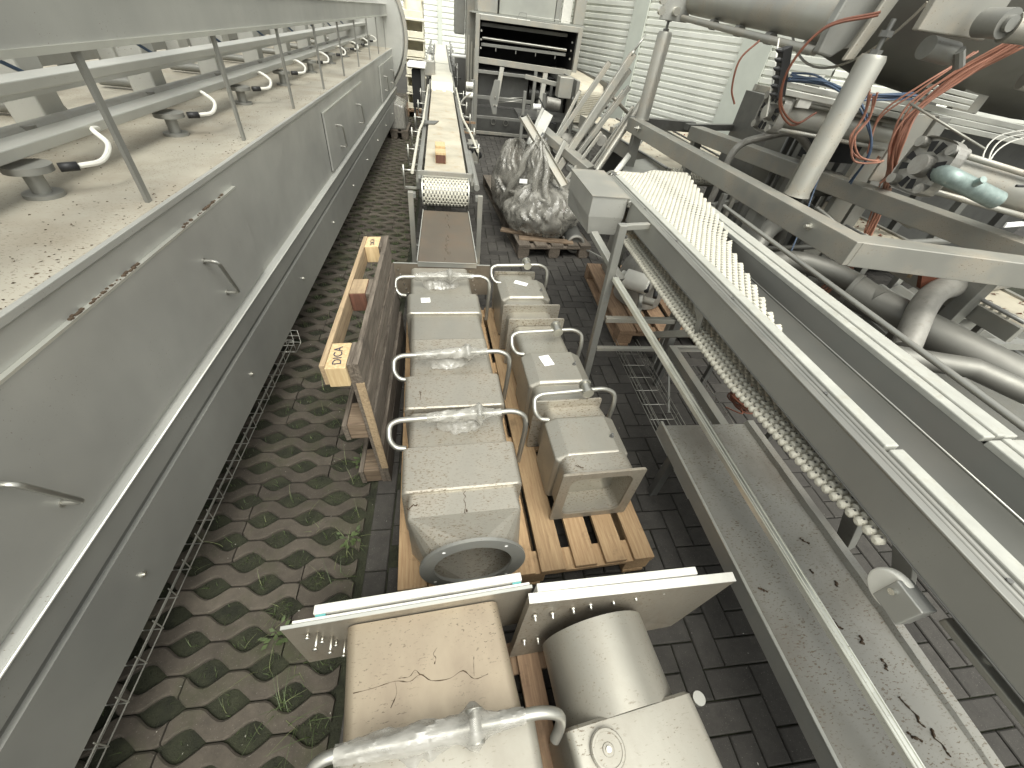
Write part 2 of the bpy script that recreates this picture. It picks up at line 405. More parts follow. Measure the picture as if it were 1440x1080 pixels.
# grass in the cells, one object
def blade(b, x, y, h, lean, a, w=.0035, z=-.02, seg=4):
    dx, dy = math.cos(a), math.sin(a); px, py = -dy * w / 2, dx * w / 2; pr = []
    for k in range(seg + 1):
        t = k / seg; q = lean * t * t; ww = 1 - t * .85
        c = Vector((x + dx * q, y + dy * q, z + h * (t - .35 * t * t * (lean / max(h, .01)) * .5)))
        pr.append((c + Vector((px, py, 0)) * ww, c - Vector((px, py, 0)) * ww))
    vs = [p for q in pr for p in q]; b.add(vs, [(2 * k, 2 * k + 1, 2 * k + 3, 2 * k + 2) for k in range(seg)])
b = MB(); b2 = MB()
for j in range(-2, 110):
    for i in range(-14, 2):
        x = -.67 + (j % 2) * PX / 2 + i * PX; y = .06 + PY * j
        if x > -.42 or x < -2.2: continue
        near = math.exp(-max(0, -.45 - x) * 2.4) if y < 2.6 else math.exp(-max(0, -.45 - x) * 1.6)
        dens = (1.0 if y > 2.6 else .55) * near
        dens *= .25 + 1.5 * max(0, noise.noise(Vector((x * 2.3, y * 1.7, 3))) + .35)
        nb = int(dens * (60 if y < 2.6 else 90))
        for k in range(nb):
            rx = random.gauss(0, .022); ry = random.gauss(0, .02)
            long = random.random() < .045
            h = random.uniform(.012, .034) if not long else random.uniform(.05, .11)
            blade(b2 if (long or random.random() < .06) else b, x + rx, y + ry, h, random.uniform(.3, 1.1) * h, random.uniform(0, 6.28), random.uniform(.0015, .004))
for cx, cy, n_, hh in ((-.46, .93, 34, .06), (-.66, .56, 16, .06), (-.55, .47, 12, .08), (-.60, .33, 14, .09), (-.5, .28, 10, .12), (-.72, .66, 10, .05), (-.62, 1.0, 9, .05), (-.46, 1.35, 10, .10), (-.48, 2.05, 12, .08), (-.45, .76, 9, .1)):
    for k in range(n_):
        blade(b2 if random.random() < .35 else b, cx + random.gauss(0, .022), cy + random.gauss(0, .02), hh * random.uniform(.4, 1), hh * random.uniform(.3, 1.3), random.uniform(0, 6.28), .004, seg=6)
for cx, cy in ((-.46, .93), (-.66, .56), (-.47, 1.36)):      # small leafy weeds
    for k in range(26):
        a = random.uniform(0, 6.28); r = random.uniform(.004, .045); L = random.uniform(.015, .03); z = .01 + random.uniform(0, .035)
        p = Vector((cx + r * math.cos(a), cy + r * math.sin(a), z)); d = Vector((math.cos(a), math.sin(a), .25)) * L; s_ = Vector((-math.sin(a), math.cos(a), 0)) * L * .28
        b.add([p, p + d * .5 + s_, p + d, p + d * .5 - s_], [(0, 1, 2, 3)])
bl_ = MB(); rl = random.Random(9)
for k in range(260):
    x = rl.uniform(-1.0, 2.2); y = rl.uniform(.0, 5); a = rl.uniform(0, 6.28); r = rl.uniform(.0015, .005); z = .003
    bl_.add([(x + r * math.cos(a), y + r * math.sin(a), z), (x - r * .5 * math.sin(a), y + r * .5 * math.cos(a), z + .002), (x - r * math.cos(a), y - r * math.sin(a), z), (x + r * .5 * math.sin(a), y - r * .5 * math.cos(a), z)], [(0, 1, 2, 3)])
structure(bl_, 'litter', 'frame_lit', kind='stuff')
structure(b, 'grass', 'grass', kind='stuff'); structure(b2, 'pale_grass', 'grass_pale', kind='stuff')

# ================================================================ LONG MACHINE ON THE LEFT
T = thing('processing_tunnel', 'long grey steel tunnel machine on the left with handled doors and an open railed deck', 'machine', (-2.0, 4, 0))
Y0, Y1 = -1.6, 9.3
b = MB(); b.box(-1.06, -1.0, Y0, Y1, .70, 1.232); body = b.build('side_panel', 'panel', T)
for y in (3.885, 7.35):
    b = MB(); b.box(-1.001, -.9985, y, y + .012, .72, 1.15); b.build('panel_joint', 'dark', body)
b = MB(); b.box(-3.4, -1.004, Y0, Y1, 1.20, 1.240); b.build('deck', 'deck', T)
b = MB(); b.box(-1.012, -.994, Y0, Y1, 1.222, 1.243); b.build('deck_lip', 'panel', T, .002)
b = MB(); b.box(-3.4, -1.05, Y0, Y1, .45, 1.19); b.build('inner_body', 'darksteel', T)
b = MB(); b.prism([(-1.0, Y0, .702), (-.972, Y0, .694), (-.967, Y0, .690), (-.969, Y0, .6862), (-1.0, Y0, .6862)], (0, Y1 - Y0, 0)); b.build('ledge', 'panel', T, .001)
b = MB(); b.cyl((-.968, Y0, .689), (-.968, Y1, .689), .0042, 10); b.build('ledge_lip', 'edge', T)
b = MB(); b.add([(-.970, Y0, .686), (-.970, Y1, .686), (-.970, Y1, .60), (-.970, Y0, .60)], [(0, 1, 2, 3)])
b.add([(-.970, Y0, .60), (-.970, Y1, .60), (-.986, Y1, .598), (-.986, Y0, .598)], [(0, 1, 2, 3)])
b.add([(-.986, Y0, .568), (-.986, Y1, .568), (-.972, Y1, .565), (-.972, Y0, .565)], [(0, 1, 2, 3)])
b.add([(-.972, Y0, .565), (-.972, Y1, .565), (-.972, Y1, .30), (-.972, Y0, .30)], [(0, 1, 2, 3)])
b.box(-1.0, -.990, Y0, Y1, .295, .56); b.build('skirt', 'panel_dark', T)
b = MB(); b.box(-.992, -.9855, Y0, Y1, .567, .599); b.build('groove_shade', 'frame_dark', T)  # darker strip: shade of the skirt groove put into its colour
for k in range(-1, 9):
    b = MB(); y = .64 + .965 * k; b.cyl((-.975, y, .43), (-.966, y, .43), .010, 12); b.cyl((-.968, y, .43), (-.962, y, .43), .005, 8)
    b.build('rivet', 'bolt', T)
for y0, y1, hs_, seam in ((-1.4, .25, (-.9,), 0), (.27, 2.115, (.635, 1.685), 0), (3.90, 5.80, (4.30, 5.35), 0), (7.40, 9.22, (7.8, 8.7), 0)):
    b = MB(); b.box(-1.0, -.986, y0, y1, .725, 1.138); d = b.build('door_panel', 'panel', T, .003)
    b = MB(); b.box(-.9995, -.984, y0 + .003, y1 - .003, 1.1385, 1.146); b.build('door_edge', 'edge', d)
    for hy in hs_:
        b = MB(); b.tube(arc_path([(-.988, hy - .035, 1.0), (-.935, hy - .035, 1.0), (-.935, hy + .03, .82), (-.988, hy + .03, .82)], .022), .0072, 10)
        b.cyl((-.987, hy - .035, 1.0), (-.983, hy - .035, 1.0), .012, 12); b.cyl((-.987, hy + .03, .82), (-.983, hy + .03, .82), .012, 12)
        b.build('handle', 'tube', d)
b = MB(); b.box(-1.16, -1.045, Y0, Y1, 1.67, 1.80); b.build('canopy', 'panel', T)
b = MB(); b.box(-1.05, -1.038, Y0, Y1, 1.655, 1.672); b.box(-1.05, -1.036, Y0, Y1, 1.795, 1.803); b.build('canopy_edge', 'edge', T)
for k in range(-3, 9):
    y = 1.61 + .91 * k
    b = MB(); b.bar((-1.055, y, 1.24), (-1.055, y, 1.66), .012, .024); b.build('post', 'frame', T)
for z0, x in ((1.355, -1.36), (1.50, -1.40)):
    b = MB(); b.box(x - .095, x, Y0, Y1, z0, z0 + .035); b.build('deck_rail', 'panel', T, .004)
b = MB(); b.cyl((-1.72, Y0, 1.30), (-1.72, Y1, 1.30), .035, 16); b.build('deck_pipe', 'frame', T)
b = MB(); b.cyl((-2.1, Y0, 1.52), (-2.1, Y1, 1.52), .03, 12); b.box(-2.5, -2.4, Y0, Y1, 1.35, 1.42); b.build('rear_pipe', 'frame', T)
for k in range(-3, 9):
    y = 1.42 + .91 * k
    b = MB(); b.box(-1.90, -1.76, y - .02, y + .12, 1.24, 2.3); b.build('column', 'panel', T, .01)
    b = MB(); b.box(-2.5, -2.42, y + .35, y + .5, 1.24, 2.3); b.build('rear_column', 'frame_dark', T, .004)
    yn = 1.61 + .91 * k
    b = MB(); b.cyl((-1.37, yn, 1.24), (-1.37, yn, 1.252), .055, 20); b.cyl((-1.37, yn, 1.25), (-1.37, yn, 1.32), .026, 16)
    b.cyl((-1.37, yn, 1.318), (-1.37, yn, 1.338), .065, 20); ped = b.build('nozzle', 'frame', T)
    b = MB(); b.cyl((-1.30, yn + .03, 1.325), (-1.26, yn + .06, 1.325), .014, 10); b.build('nozzle_clamp', 'black', ped)
    b = MB(); b.tube(curve([(-1.26, yn + .06, 1.325), (-1.22, yn + .12, 1.33), (-1.235, yn + .21, 1.36), (-1.31, yn + .28, 1.385), (-1.38, yn + .42, 1.36)], 6), .0085, 8); b.build('white_hose', 'white_pvc', T)
    b = MB(); b.tube([(-1.75, yn + .35, 1.66), (-1.60, yn + .52, 1.5)], .008, 6); b.build('blue_hose', 'blue', T)
    b = MB(); b.tube(curve([(-1.95, yn + .7, 1.67), (-1.9, yn + .66, 1.58), (-1.95, yn + .6, 1.5)], 5), .007, 6); b.tube([(-1.95, yn + .6, 1.66), (-1.9, yn + .72, 1.57)], .007, 6); b.build('white_wire', 'white_pvc', T)
    b = MB(); b.cyl((-1.7, yn + .5, 1.28), (-1.7, yn + .5, 1.33), .03, 10); b.tube(curve([(-1.72, yn + .48, 1.33), (-1.70, yn + .5, 1.28), (-1.68, yn + .51, 1.245)], 5), .009, 8); b.build('pipe_bracket', 'frame_dark', T)
# round end plate
c = MB(); n = 72
R_, cx, cz = 1.087, -1.81, 1.42
c.loft([ring_yz(9.34, cx, cz, R_ - .05, n), ring_yz(9.34, cx, cz, R_, n), ring_yz(9.47, cx, cz, R_, n), ring_yz(9.47, cx, cz, R_ - .05, n), ring_yz(9.42, cx, cz, R_ - .06, n), ring_yz(9.42, cx, cz, .1, n)], False, True)
c.build('end_ring', 'frame_lit', T)
c = MB(); c.loft([ring_yz(9.30, cx, cz, R_ - .08, n), ring_yz(9.36, cx, cz, R_ - .055, n)], True, True); c.build('end_plate', 'panel', T)
b = MB()
for k in range(6): b.box(-1.3, -1.2, Y0 + .4 + 1.9 * k, Y0 + .5 + 1.9 * k, -.0, .46)
b.box(-3.2, -1.2, Y0, Y1, .38, .46); b.build('support_frame', 'frame_dark', T)

for k in range(-2, 9):
    yn = 1.61 + .91 * k
    b = MB(); b.cyl((-2.25, yn + .1, 1.28), (-1.9, yn + .1, 1.28), .028, 12); b.build('stub_pipe', 'frame', T)
    b = MB(); b.box(-2.42, -2.30, yn + .45, yn + .62, 1.24, 2.2); b.build('rear_column', 'panel', T, .006)
    b = MB(); b.cyl((-1.62, yn + .2, 1.60), (-1.62, yn + .75, 1.60), .045, 16); b.build('upper_drum', 'panel', T)
b = MB(); b.box(-1.72, -1.66, Y0, Y1, 1.42, 1.46); b.build('inner_rail', 'panel', T)
b = MB(); rd = random.Random(21)
for k in range(1500):
    e = rd.random() ** 2.2; x = -1.01 - .75 * e; y = rd.uniform(-.2, 6.0)
    if noise.noise(Vector((x * 4, y * 2.2, 9))) < -.02 and rd.random() < .85: continue
    a = rd.uniform(0, 6.28); r = rd.uniform(.0012, .0055) * (1 + .6 * (rd.random() < .06)); z = 1.2405
    b.add([(x + r * math.cos(a), y + r * math.sin(a), z), (x - r * .6 * math.sin(a), y + r * .6 * math.cos(a), z + .002), (x - r * math.cos(a), y - r * math.sin(a), z), (x + r * .6 * math.sin(a), y - r * .6 * math.cos(a), z)], [(0, 1, 2, 3)])
for k in range(300):      # grime caught on the upper door edge
    y = rd.uniform(.3, 2.1) if k < 300 else rd.uniform(-.2, 8.5); x, z = (-.996 + rd.uniform(0, .008), 1.1463) if k < 300 else (-.995 + rd.uniform(0, .015), .7035)
    if noise.noise(Vector((y * 3, k // 300, 2))) < 0: continue
    r = rd.uniform(.0012, .004); b.box(x - r, x + r, y - r * 1.4, y + r * 1.4, z - .001, z + r)
structure(b, 'deck_debris', 'stain', kind='stuff')

# wire cable tray under the machine's edge
t = thing('cable_tray', 'narrow wire cable tray hanging under the lower edge of the long grey machine', 'cable tray', (-1.0, .7, .2))
b = MB()
for x, z in ((-1.035, .27), (-1.035, .22), (-1.0, .205), (-.965, .22), (-.965, .27)): b.cyl((x, -1.2, z), (x, 2.06, z), .0022, 6)
y = -1.15
while y < 2.05:
    b.tube(arc_path([(-1.035, y, .285), (-1.035, y, .205), (-.965, y, .205), (-.965, y, .285)], .012, 3), .002, 6); y += .1
b.build('wire_basket', 'tube', t)
b = MB()
for z in (.2, .25, .29):
    b.tube([(-1.16, 2.07, z), (-.94, 2.07, z)], .002, 6); b.tube([(-1.16, 2.17, z), (-.94, 2.17, z)], .002, 6)
for x in (-1.14, -1.06, -.98, -.94): b.tube([(x, 2.07, .29), (x, 2.07, .2), (x, 2.17, .2), (x, 2.17, .29)], .002, 6)
b.build('end_basket', 'tube', t)

# ================================================================ WALLS
def cladding(name, a, c, z0, z1, pitch, label, posts=()):
    a = Vector((a[0], a[1], 0)); c = Vector((c[0], c[1], 0)); d = c - a; nrm = Vector((d.y, -d.x, 0)).normalized()
    if nrm.dot(-a) < 0: nrm = -nrm
    t = thing(name, label, 'wall', tuple((a + c) / 2)); b = MB(); vs = []; z = z0; prof = []
    while z < z1:
        for k, dd in ((0, 0), (.10, .0), (.22, .022), (.80, .022), (.92, 0)): prof.append((z + pitch * k, dd))
        z += pitch
    for z, dd in prof:
        for p in (a, c): vs.append(p + nrm * dd + Vector((0, 0, z)))
    b.add(vs, [(2 * i, 2 * i + 1, 2 * i + 3, 2 * i + 2) for i in range(len(prof) - 1)])
    b.add([a - nrm * .1, c - nrm * .1, c - nrm * .1 + Vector((0, 0, z1)), a - nrm * .1 + Vector((0, 0, z1))], [(0, 1, 2, 3)])
    b.build('cladding_sheet', 'wall', t)
    for s0, wd in posts:
        p = a + d * s0; u = d.normalized(); b = MB()
        o = p + nrm * .03; b.add([o, o + u * wd, o + u * wd + nrm * .03, o + nrm * .03] + [q + Vector((0, 0, z1)) for q in (o, o + u * wd, o + u * wd + nrm * .03, o + nrm * .03)],
              [(0, 1, 2, 3), (4, 5, 6, 7), (0, 1, 5, 4), (1, 2, 6, 5), (2, 3, 7, 6), (3, 0, 4, 7)]); b.build('corner_trim', 'wall_trim', t)
    return t
cladding('cladding_wall', (-9, 21.5), (3.2, 21.5), 0, 6.5, .17, 'pale ribbed cladding wall closing the far end of the yard', ((.70, .18),))
cladding('cladding_wall', (2.2, 12.2), (5.35, 6.55), 0, 4.6, .105, 'pale ribbed cladding wall running along the right side behind the leaning tubes', ((.40, .34), (.77, .5)))
cladding('cladding_wall', (5.36, 6.55), (8.5, 5.3), 0, 4.6, .105, 'short pale ribbed wall piece seen between the white round posts and the vessel', ())

# ================================================================ PALLETS
def pallet_parts(t, L, W, boards, bm_, blk, z0=0.0, mx=None, gap_front=None):
    """L along y, W along x; boards: list of (x0, x1) deck boards running along y"""
    mx = mx or Matrix()
    for x0, x1 in boards:
        b = MB(); b.box(x0, x1, random.uniform(-.006, .004), L + random.uniform(-.004, .006), z0 + .122, z0 + .144); b.xf(mx).build('deck_board', bm_, t, .002)
    ys = [0, (L - .1) / 2, L - .1] if L < 1.5 else [0, (L - .1) / 3, 2 * (L - .1) / 3, L - .1]
    for y in ys:
        b = MB(); b.box(0, W, y, y + .1, z0 + .100, z0 + .1215); b.xf(mx).build('cross_board', blk, t, .002)
    for y in ys:
        for x in (0, (W - .12) / 2, W - .12):
            b = MB(); b.box(x, x + .12, y + .004, y + .098, z0 + .022, z0 + .0995); b.xf(mx).build('block', blk, t, .003)
    for x in (0, (W - .12) / 2, W - .12):
        b = MB(); b.box(x + .005, x + .105, 0, L, z0, z0 + .0215); b.xf(mx).build('skid_board', bm_, t, .002)
def frame_mx(ox, oy, deg, oz=0): return Matrix.Translation((ox, oy, oz)) @ Matrix.Rotation(math.radians(deg), 4, 'Z')

# long pallet under the two rows of ducts
PM = frame_mx(-.21, .635, 3.2)
t = thing('pallet', 'long fresh yellow wooden pallet carrying the two rows of steel ducts', 'pallet', (-.21, .635, 0), math.radians(3.2))
pallet_parts(t, 2.06, 1.115, [(0, .115), (.175, .29), (.33, .43), (.59, .70), (.745, .845), (.885, .985), (1.02, 1.115)], 'wood_new', 'wood_new', 0, PM)
b = MB(); b.box(.455, .565, -.004, 2.06, .122, .1445); b.xf(PM).build('deck_board', 'wood_new', t, .002)
# near pallet
NM = frame_mx(-.25, -.72, 5.0)
t = thing('pallet', 'nearest wooden pallet, mostly hidden under the two steel ducts at the bottom of the picture', 'pallet', (-.25, -.72, 0), math.radians(5))
pallet_parts(t, 1.10, .88, [(0, .10), (.13, .23), (.26, .34), (.37, .475), (.58, .66), (.70, .78), (.81, .88)], 'wood_mid', 'wood_mid', 0, NM)

# upright weathered pallet, 1.2 long and 0.8 high
UX, UY = -.452, 1.235
UM = Matrix.Translation((UX, UY, 0)) @ Matrix.Rotation(math.radians(.6), 4, 'Z') @ Matrix.Rotation(math.radians(-3.4), 4, 'Y')
t = thing('pallet', 'weathered wooden pallet standing upright on its long edge beside the left row of ducts', 'pallet', (UX, UY, 0), rot=tuple(UM.to_euler()))
for z in (.0, .35, .70):       # skids on the left face
    b = MB(); b.box(0, .022, 0, 1.2, z, z + .1); b.xf(UM).build('skid_board', 'wood_edge' if z > .5 else 'wood_old', t, .003)
for y, mt_ in ((0, 'wood_block'), (.53, 'wood_brown'), (1.055, 'wood_block')):
    for z in (0, .35, .70):
        mm_ = mt_ if z > .5 else 'wood_oldx'
        b = MB(); b.box(.0225, .1005, y + .004 + (.0 if z < .5 else -.02 * (y == 0)), y + .145, z + (.004 if z < .7 else .0), z + .098); bl = b.xf(UM).build('block', mm_, t, .004)
        if z > .5 and y == .53:
            b = MB(); b.box(.026, .0975, y + .006, y + .143, z + .0975, z + .1005); b.xf(UM).build('block_face', 'wood_edge', bl)
for y in (0, .53, 1.055):
    b = MB(); b.box(.101, .1225, y, y + .145, .0, .80); b.xf(UM).build('cross_board', 'wood_old', t, .003)
for z0, z1, dx in ((0, .145, 0), (.165, .265, .002), (.325, .47, -.002), (.525, .63, .001), (.662, .80, 0)):
    b = MB(); n_ = 24; pts = []
    for k in range(n_ + 1):
        y = 1.2 * k / n_; pts.append((y, noise.noise(Vector((y * 9, z0 * 7, 1))) * .006))
    vs = []
    for y, q in pts:
        for xx, zz in ((.1235 + dx, z0), (.1455 + dx, z0 + q), (.1455 + dx, z1 + q), (.1235 + dx, z1 + q)): vs.append((xx, y, zz))
    fs = [(4 * k + c, 4 * k + 4 + c, 4 * k + 4 + (c + 1) % 4, 4 * k + (c + 1) % 4) for k in range(n_) for c in range(4)] + [(0, 1, 2, 3), (4 * n_ + 3, 4 * n_ + 2, 4 * n_ + 1, 4 * n_)]
    b.add(vs, fs); b.xf(UM).build('deck_board', 'wood_old', t)
b = MB()
b.box(.118, .150, -.0035, .004, .12, .70); b.xf(UM).build('torn_edge', 'wood_edge', t)
def text_obj(txt, size, mx, mat, parent, name='stamp', ext=.0004, align='CENTER'):
    cu = bpy.data.curves.new(name, 'FONT'); cu.body = txt; cu.size = size; cu.extrude = ext; cu.align_x = align; cu.align_y = 'CENTER'
    tmp = bpy.data.objects.new(name + '_tmp', cu); COL.objects.link(tmp)
    dg = bpy.context.evaluated_depsgraph_get(); dg.update(); me = bpy.data.meshes.new_from_object(tmp.evaluated_get(dg))
    bpy.data.objects.remove(tmp); o = bpy.data.objects.new(name, me); COL.objects.link(o)
    root = parent
    while root.parent is not None: root = root.parent
    me.transform(ROOTM[root].inverted() @ mx); me.materials.clear(); me.materials.append(M[mat]); o.parent = parent
    return o
for y, sz in ((.06, .048), (1.12, .034)):
    text_obj('DICA', sz, UM @ Matrix.Translation((.062, y, .7995)) @ Matrix.Rotation(PI / 2 + .1, 4, 'Z'), 'ink', t, 'stamp')

# ================================================================ DUCTS
def duct_body(b, secs):
    """secs: (v, u0, u1, z0, z1, r)"""
    return b.loft([rrect(*s) for s in secs])
def prof_sleeve(v0, v1, u0, u1, z0, z1, r=.022, e=.006, ch=0):
    return [(v0, u0 + e, u1 - e, z0, z1 - e, r), (v0 + e, u0, u1, z0, z1, r), (v1 - e, u0, u1, z0, z1, r), (v1, u0 + e, u1 - e, z0, z1 - e, r)]
def plate_ring(b, v0, v1, outer, inner, n=6):
    ou = rrect(0, *outer, n=n); inn = rrect(0, *inner, n=n)
    def at(p, v): return [(x, v, z) for x, _, z in p]
    b.loft([at(inn, v0), at(ou, v0), at(ou, v1), at(inn, v1), at(inn, v0)], False, False, smooth=False)
def wrap_mesh(path, r0, r1, seed, bump_at=None, n=18):
    """lumpy twisted film around a tube"""
    b = MB(); P = [Vector(p) for p in path]; N = len(P); vs = []
    x = None
    for i, p in enumerate(P):
        d = (P[min(i + 1, N - 1)] - P[max(i - 1, 0)]).normalized()
        x = (d.cross(Vector((0, 0, 1)))).normalized(); y = d.cross(x); t = i / (N - 1)
        base = r0 * 1.12 + (r1 * 1.05 - r0) * math.sin(PI * min(1, t * 1.1))
        if bump_at is not None: base += .020 * math.exp(-((t - bump_at) / .055) ** 2)
        for k in range(n):
            a = 2 * PI * k / n; tw = a * 2.5 + t * 13 + seed
            q = base * (1 + .13 * abs(math.sin(tw)) + .28 * noise.noise(p * 22 + Vector((math.cos(a) * 1.2, math.sin(a) * 1.2, seed)))) + .0025 * noise.noise(p * 70 + Vector((math.cos(a) * 3, math.sin(a) * 3, seed)))
            vs.append(p + x * (math.cos(a) * q) + y * (math.sin(a) * q))
    fs = [(i * n + k, i * n + (k + 1) % n, (i + 1) * n + (k + 1) % n, (i + 1) * n + k) for i in range(N - 1) for k in range(n)]
    return b.add(vs, fs, .5, True)
def flap(path, w, h, seed, n=8):
    """loose film skirt hanging from the wrapped handle onto the duct"""
    b = MB(); vs = []; N = len(path)
    for i, p in enumerate(path):
        t = i / (N - 1); hh = h * math.sin(PI * t) * (.5 + .9 * abs(noise.noise(Vector((t * 4, seed, 2)))))
        for k in range(n):
            q = k / (n - 1); vs.append(Vector(p) + Vector((.008 * noise.noise(Vector((t * 9, q * 4, seed))), -hh * q - .0, -.075 * q ** .6 + .010 * noise.noise(Vector((t * 12, q * 6, seed + 3))))))
    fs = [(i * n + k, (i + 1) * n + k, (i + 1) * n + k + 1, i * n + k + 1) for i in range(N - 1) for k in range(n - 1)]
    return b.add(vs, fs, .5, True)
DM = frame_mx(0, .6, 3.1)          # frame shared by the two rows: u to the right, v away
RW = Matrix.Rotation(0, 4, 'X')
def duct_thing(name, label, u, v, group, fm=DM, deg=3.1):
    p = fm @ Vector((u, v, .144)); return thing(name, label, 'duct', tuple(p), math.radians(deg), group)
def seams(t, items, fm=DM, mat='stain'):
    for pts, r in items:
        b = MB(); b.tube(pts, r, 5); b.xf(fm).build('mud_trace', mat, t)
def mud(t, u, v, z, L, seed, fm=DM, dirx=True, thick=.0028):
    rnd = random.Random(seed); pts = []; y = v
    for k in range(9):
        y += rnd.uniform(-.006, .006); pts.append((u + L * k / 8, y, z)) if dirx else pts.append((u + rnd.uniform(-.006, .006), v + L * k / 8, z))
    b = MB(); b.tube(curve(pts, 3), [thick * (.3 + rnd.random()) for _ in range(8 * 3 + 1)], 5); b.xf(fm).build('mud_trace', 'stain', t)
def label_paper(t, u, v, z, w, h, deg, glyph, fm=DM):
    mx = fm @ Matrix.Translation((u, v, z)) @ Matrix.Rotation(math.radians(deg), 4, 'Z')
    b = MB(); b.box(-w / 2, w / 2, -h / 2, h / 2, 0, .0008); p = b.xf(mx).build('paper_label', 'paper', t)
    rnd = random.Random(int(u * 1000)); b = MB()
    pts = [(glyph * (rnd.uniform(-.3, .3)) * w * .5, (-.3 + .6 * k / 6) * h * .45, .0012) for k in range(7)]
    b.tube(curve(pts, 3), .0009, 4); b.xf(mx).build('handwriting', 'ink', p)
def stud(t, u, v, z, fm=DM):
    b = MB(); b.cyl((u, v, z), (u, v, z + .004), .011, 6); b.cyl((u, v, z), (u, v, z + .020), .0055, 8); b.xf(fm).build('stud', 'frame_dark', t)

BOT = .150
def hoop(t, u0, u1, v0, zt, knob_u, wrapped=None, seed=1, fm=DM, low=.2, r=.0125, k_s=1.0, sk=.018):
    """bent tube handle over a duct: from the left side up, across, and down the right side"""
    pts = [(u0 + .012, v0 - .075, zt - .085), (u0 - .03, v0 - .070, zt - .085), (u0 - .058, v0 - .05, zt - .05), (u0 - .055, v0, zt - .01), (u0 - .02, v0 + .012, zt + .004), (u1 + .03, v0 + .012 + sk, zt + .006), (u1 + .085, v0 + .002 + sk, zt - .02), (u1 + .09, v0 - .018 + sk, zt - .08), (u1 + .075, v0 - .038 + sk, low)]
    path = arc_path(pts, .045, 5)
    b = MB(); b.tube(path, r, 12); h = b.xf(fm).build('handle', 'tube', t)
    ku = u0 + (u1 - u0) * knob_u; kv = v0 + .012 + sk * knob_u
    kl = min(k_s, 1.1)
    b = MB(); b.cyl((ku, kv - .026 * kl, zt + .014), (ku, kv + .026 * kl, zt + .018), .013 * k_s, 18)
    b.cyl((ku, kv - .033 * kl, zt + .013), (ku, kv - .022 * kl, zt + .014), .0165 * k_s, 24); b.cyl((ku, kv + .022 * kl, zt + .018), (ku, kv + .030 * kl, zt + .019), .0185 * k_s, 24)
    b.xf(fm).build('knob', 'tube', h)
    if wrapped:
        a_, c_ = wrapped; n_ = 60; P = [Vector((u0 + (u1 - u0) * (a_ + (c_ - a_) * k / n_), v0 + .012 + sk * (a_ + (c_ - a_) * k / n_), zt + .005)) for k in range(n_ + 1)]
        b = wrap_mesh(P, .0155, .025, seed, (knob_u - a_) / (c_ - a_)); wm = b.xf(fm).build('plastic_wrap', 'wrap', h)
        b = flap(P[8:46], 0, .075, seed); b.xf(fm).build('loose_film', 'wrap', h)
    return h

GL = 'wrapped-handle ducts in the left row on the long pallet'
# left row: front duct with its square-to-round end
t = duct_thing('steel_duct', 'front duct of the left row, ending in an open round flange', .07, .30, GL)
n5 = 5; N_ = 4 * (n5 + 1)
def rr(v, u0, u1, z0, z1, r): return rrect(v, u0, u1, z0, z1, r, n5)
def circ(v, cu, cz, r, tilt=0):
    o = []
    for q in range(4):
        for k in range(n5 + 1):
            a = q * PI / 2 + PI / 2 * (k + .25) / (n5 + 1.0 - .5) if False else q * PI / 2 + (PI / 2) * k / (n5 + 1) + PI / 24
            o.append((cu + r * math.cos(a), v + tilt * r * math.sin(a), cz + r * math.sin(a)))
    return o
CU, CZ, CV, CR = .085, .330, .035, .172
outer = [rr(.72, -.155, .285, BOT, .44, .03), rr(.507, -.155, .285, BOT, .44, .03)]
b = MB(); b.loft(outer + [], True, False)
b.loft([rr(s[0], *s[1:]) for s in prof_sleeve(.285, .507, -.175, .307, .146, .462)])
b.xf(DM).build('duct_body', 'duct', t)
b = MB(); sq = rr(.286, -.150, .285, BOT, .445, .025); sq2 = rr(.185, -.152, .283, BOT, .444, .012)
b.loft([sq, sq2, circ(CV + .006, CU, CZ, CR)], False, False, smooth=False)
s_in = rr(.186, -.146, .277, BOT + .006, .438, .012)
b.loft([circ(CV + .004, CU, CZ, CR - .006), s_in, rr(.28, -.146, .277, BOT + .006, .438, .02)], False, True, smooth=False)
b.xf(DM).build('round_transition', 'duct', t)
b = MB(); n = 56
b.loft([ring_yz(CV - .006, CU, CZ, .145, n), ring_yz(CV - .006, CU, CZ, .198, n), ring_yz(CV + .006, CU, CZ, .198, n), ring_yz(CV + .006, CU, CZ, .145, n), ring_yz(CV - .006, CU, CZ, .145, n)], False, False, smooth=False)
fl = b.xf(DM).build('round_flange', 'frame', t)
for a in (50, 128, 215, 320):
    b = MB(); x = CU + .175 * math.cos(math.radians(a)); z = CZ + .175 * math.sin(math.radians(a)); b.cyl((x, CV - .007, z), (x, CV - .0065, z), .006, 10); b.xf(DM).build('bolt_hole', 'paper', fl)
hoop(t, -.175, .295, .60, .515, .72, (.22, .93), 3)
mud(t, -.15, .22, .445, .035, 5); mud(t, .07, .19, .4455, .002, 6, dirx=True); mud(t, .068, .18, .4455, .10, 7, dirx=False, thick=.0016)
# middle duct
t = duct_thing('steel_duct', 'middle duct of the left row, with a short raised sleeve and a film-wrapped handle', .07, .72, GL)
b = MB(); duct_body(b, prof_sleeve(.735, .965, -.175, .305, .146, .462)); duct_body(b, [(.965, -.155, .285, BOT, .44, .03), (1.30, -.157, .282, BOT, .44, .03)])
b.xf(DM).build('duct_body', 'duct', t)
hoop(t, -.175, .29, 1.045, .515, .70, (.12, .92), 9)
mud(t, -.10, .80, .463, .05, 11, dirx=False, thick=.0016)
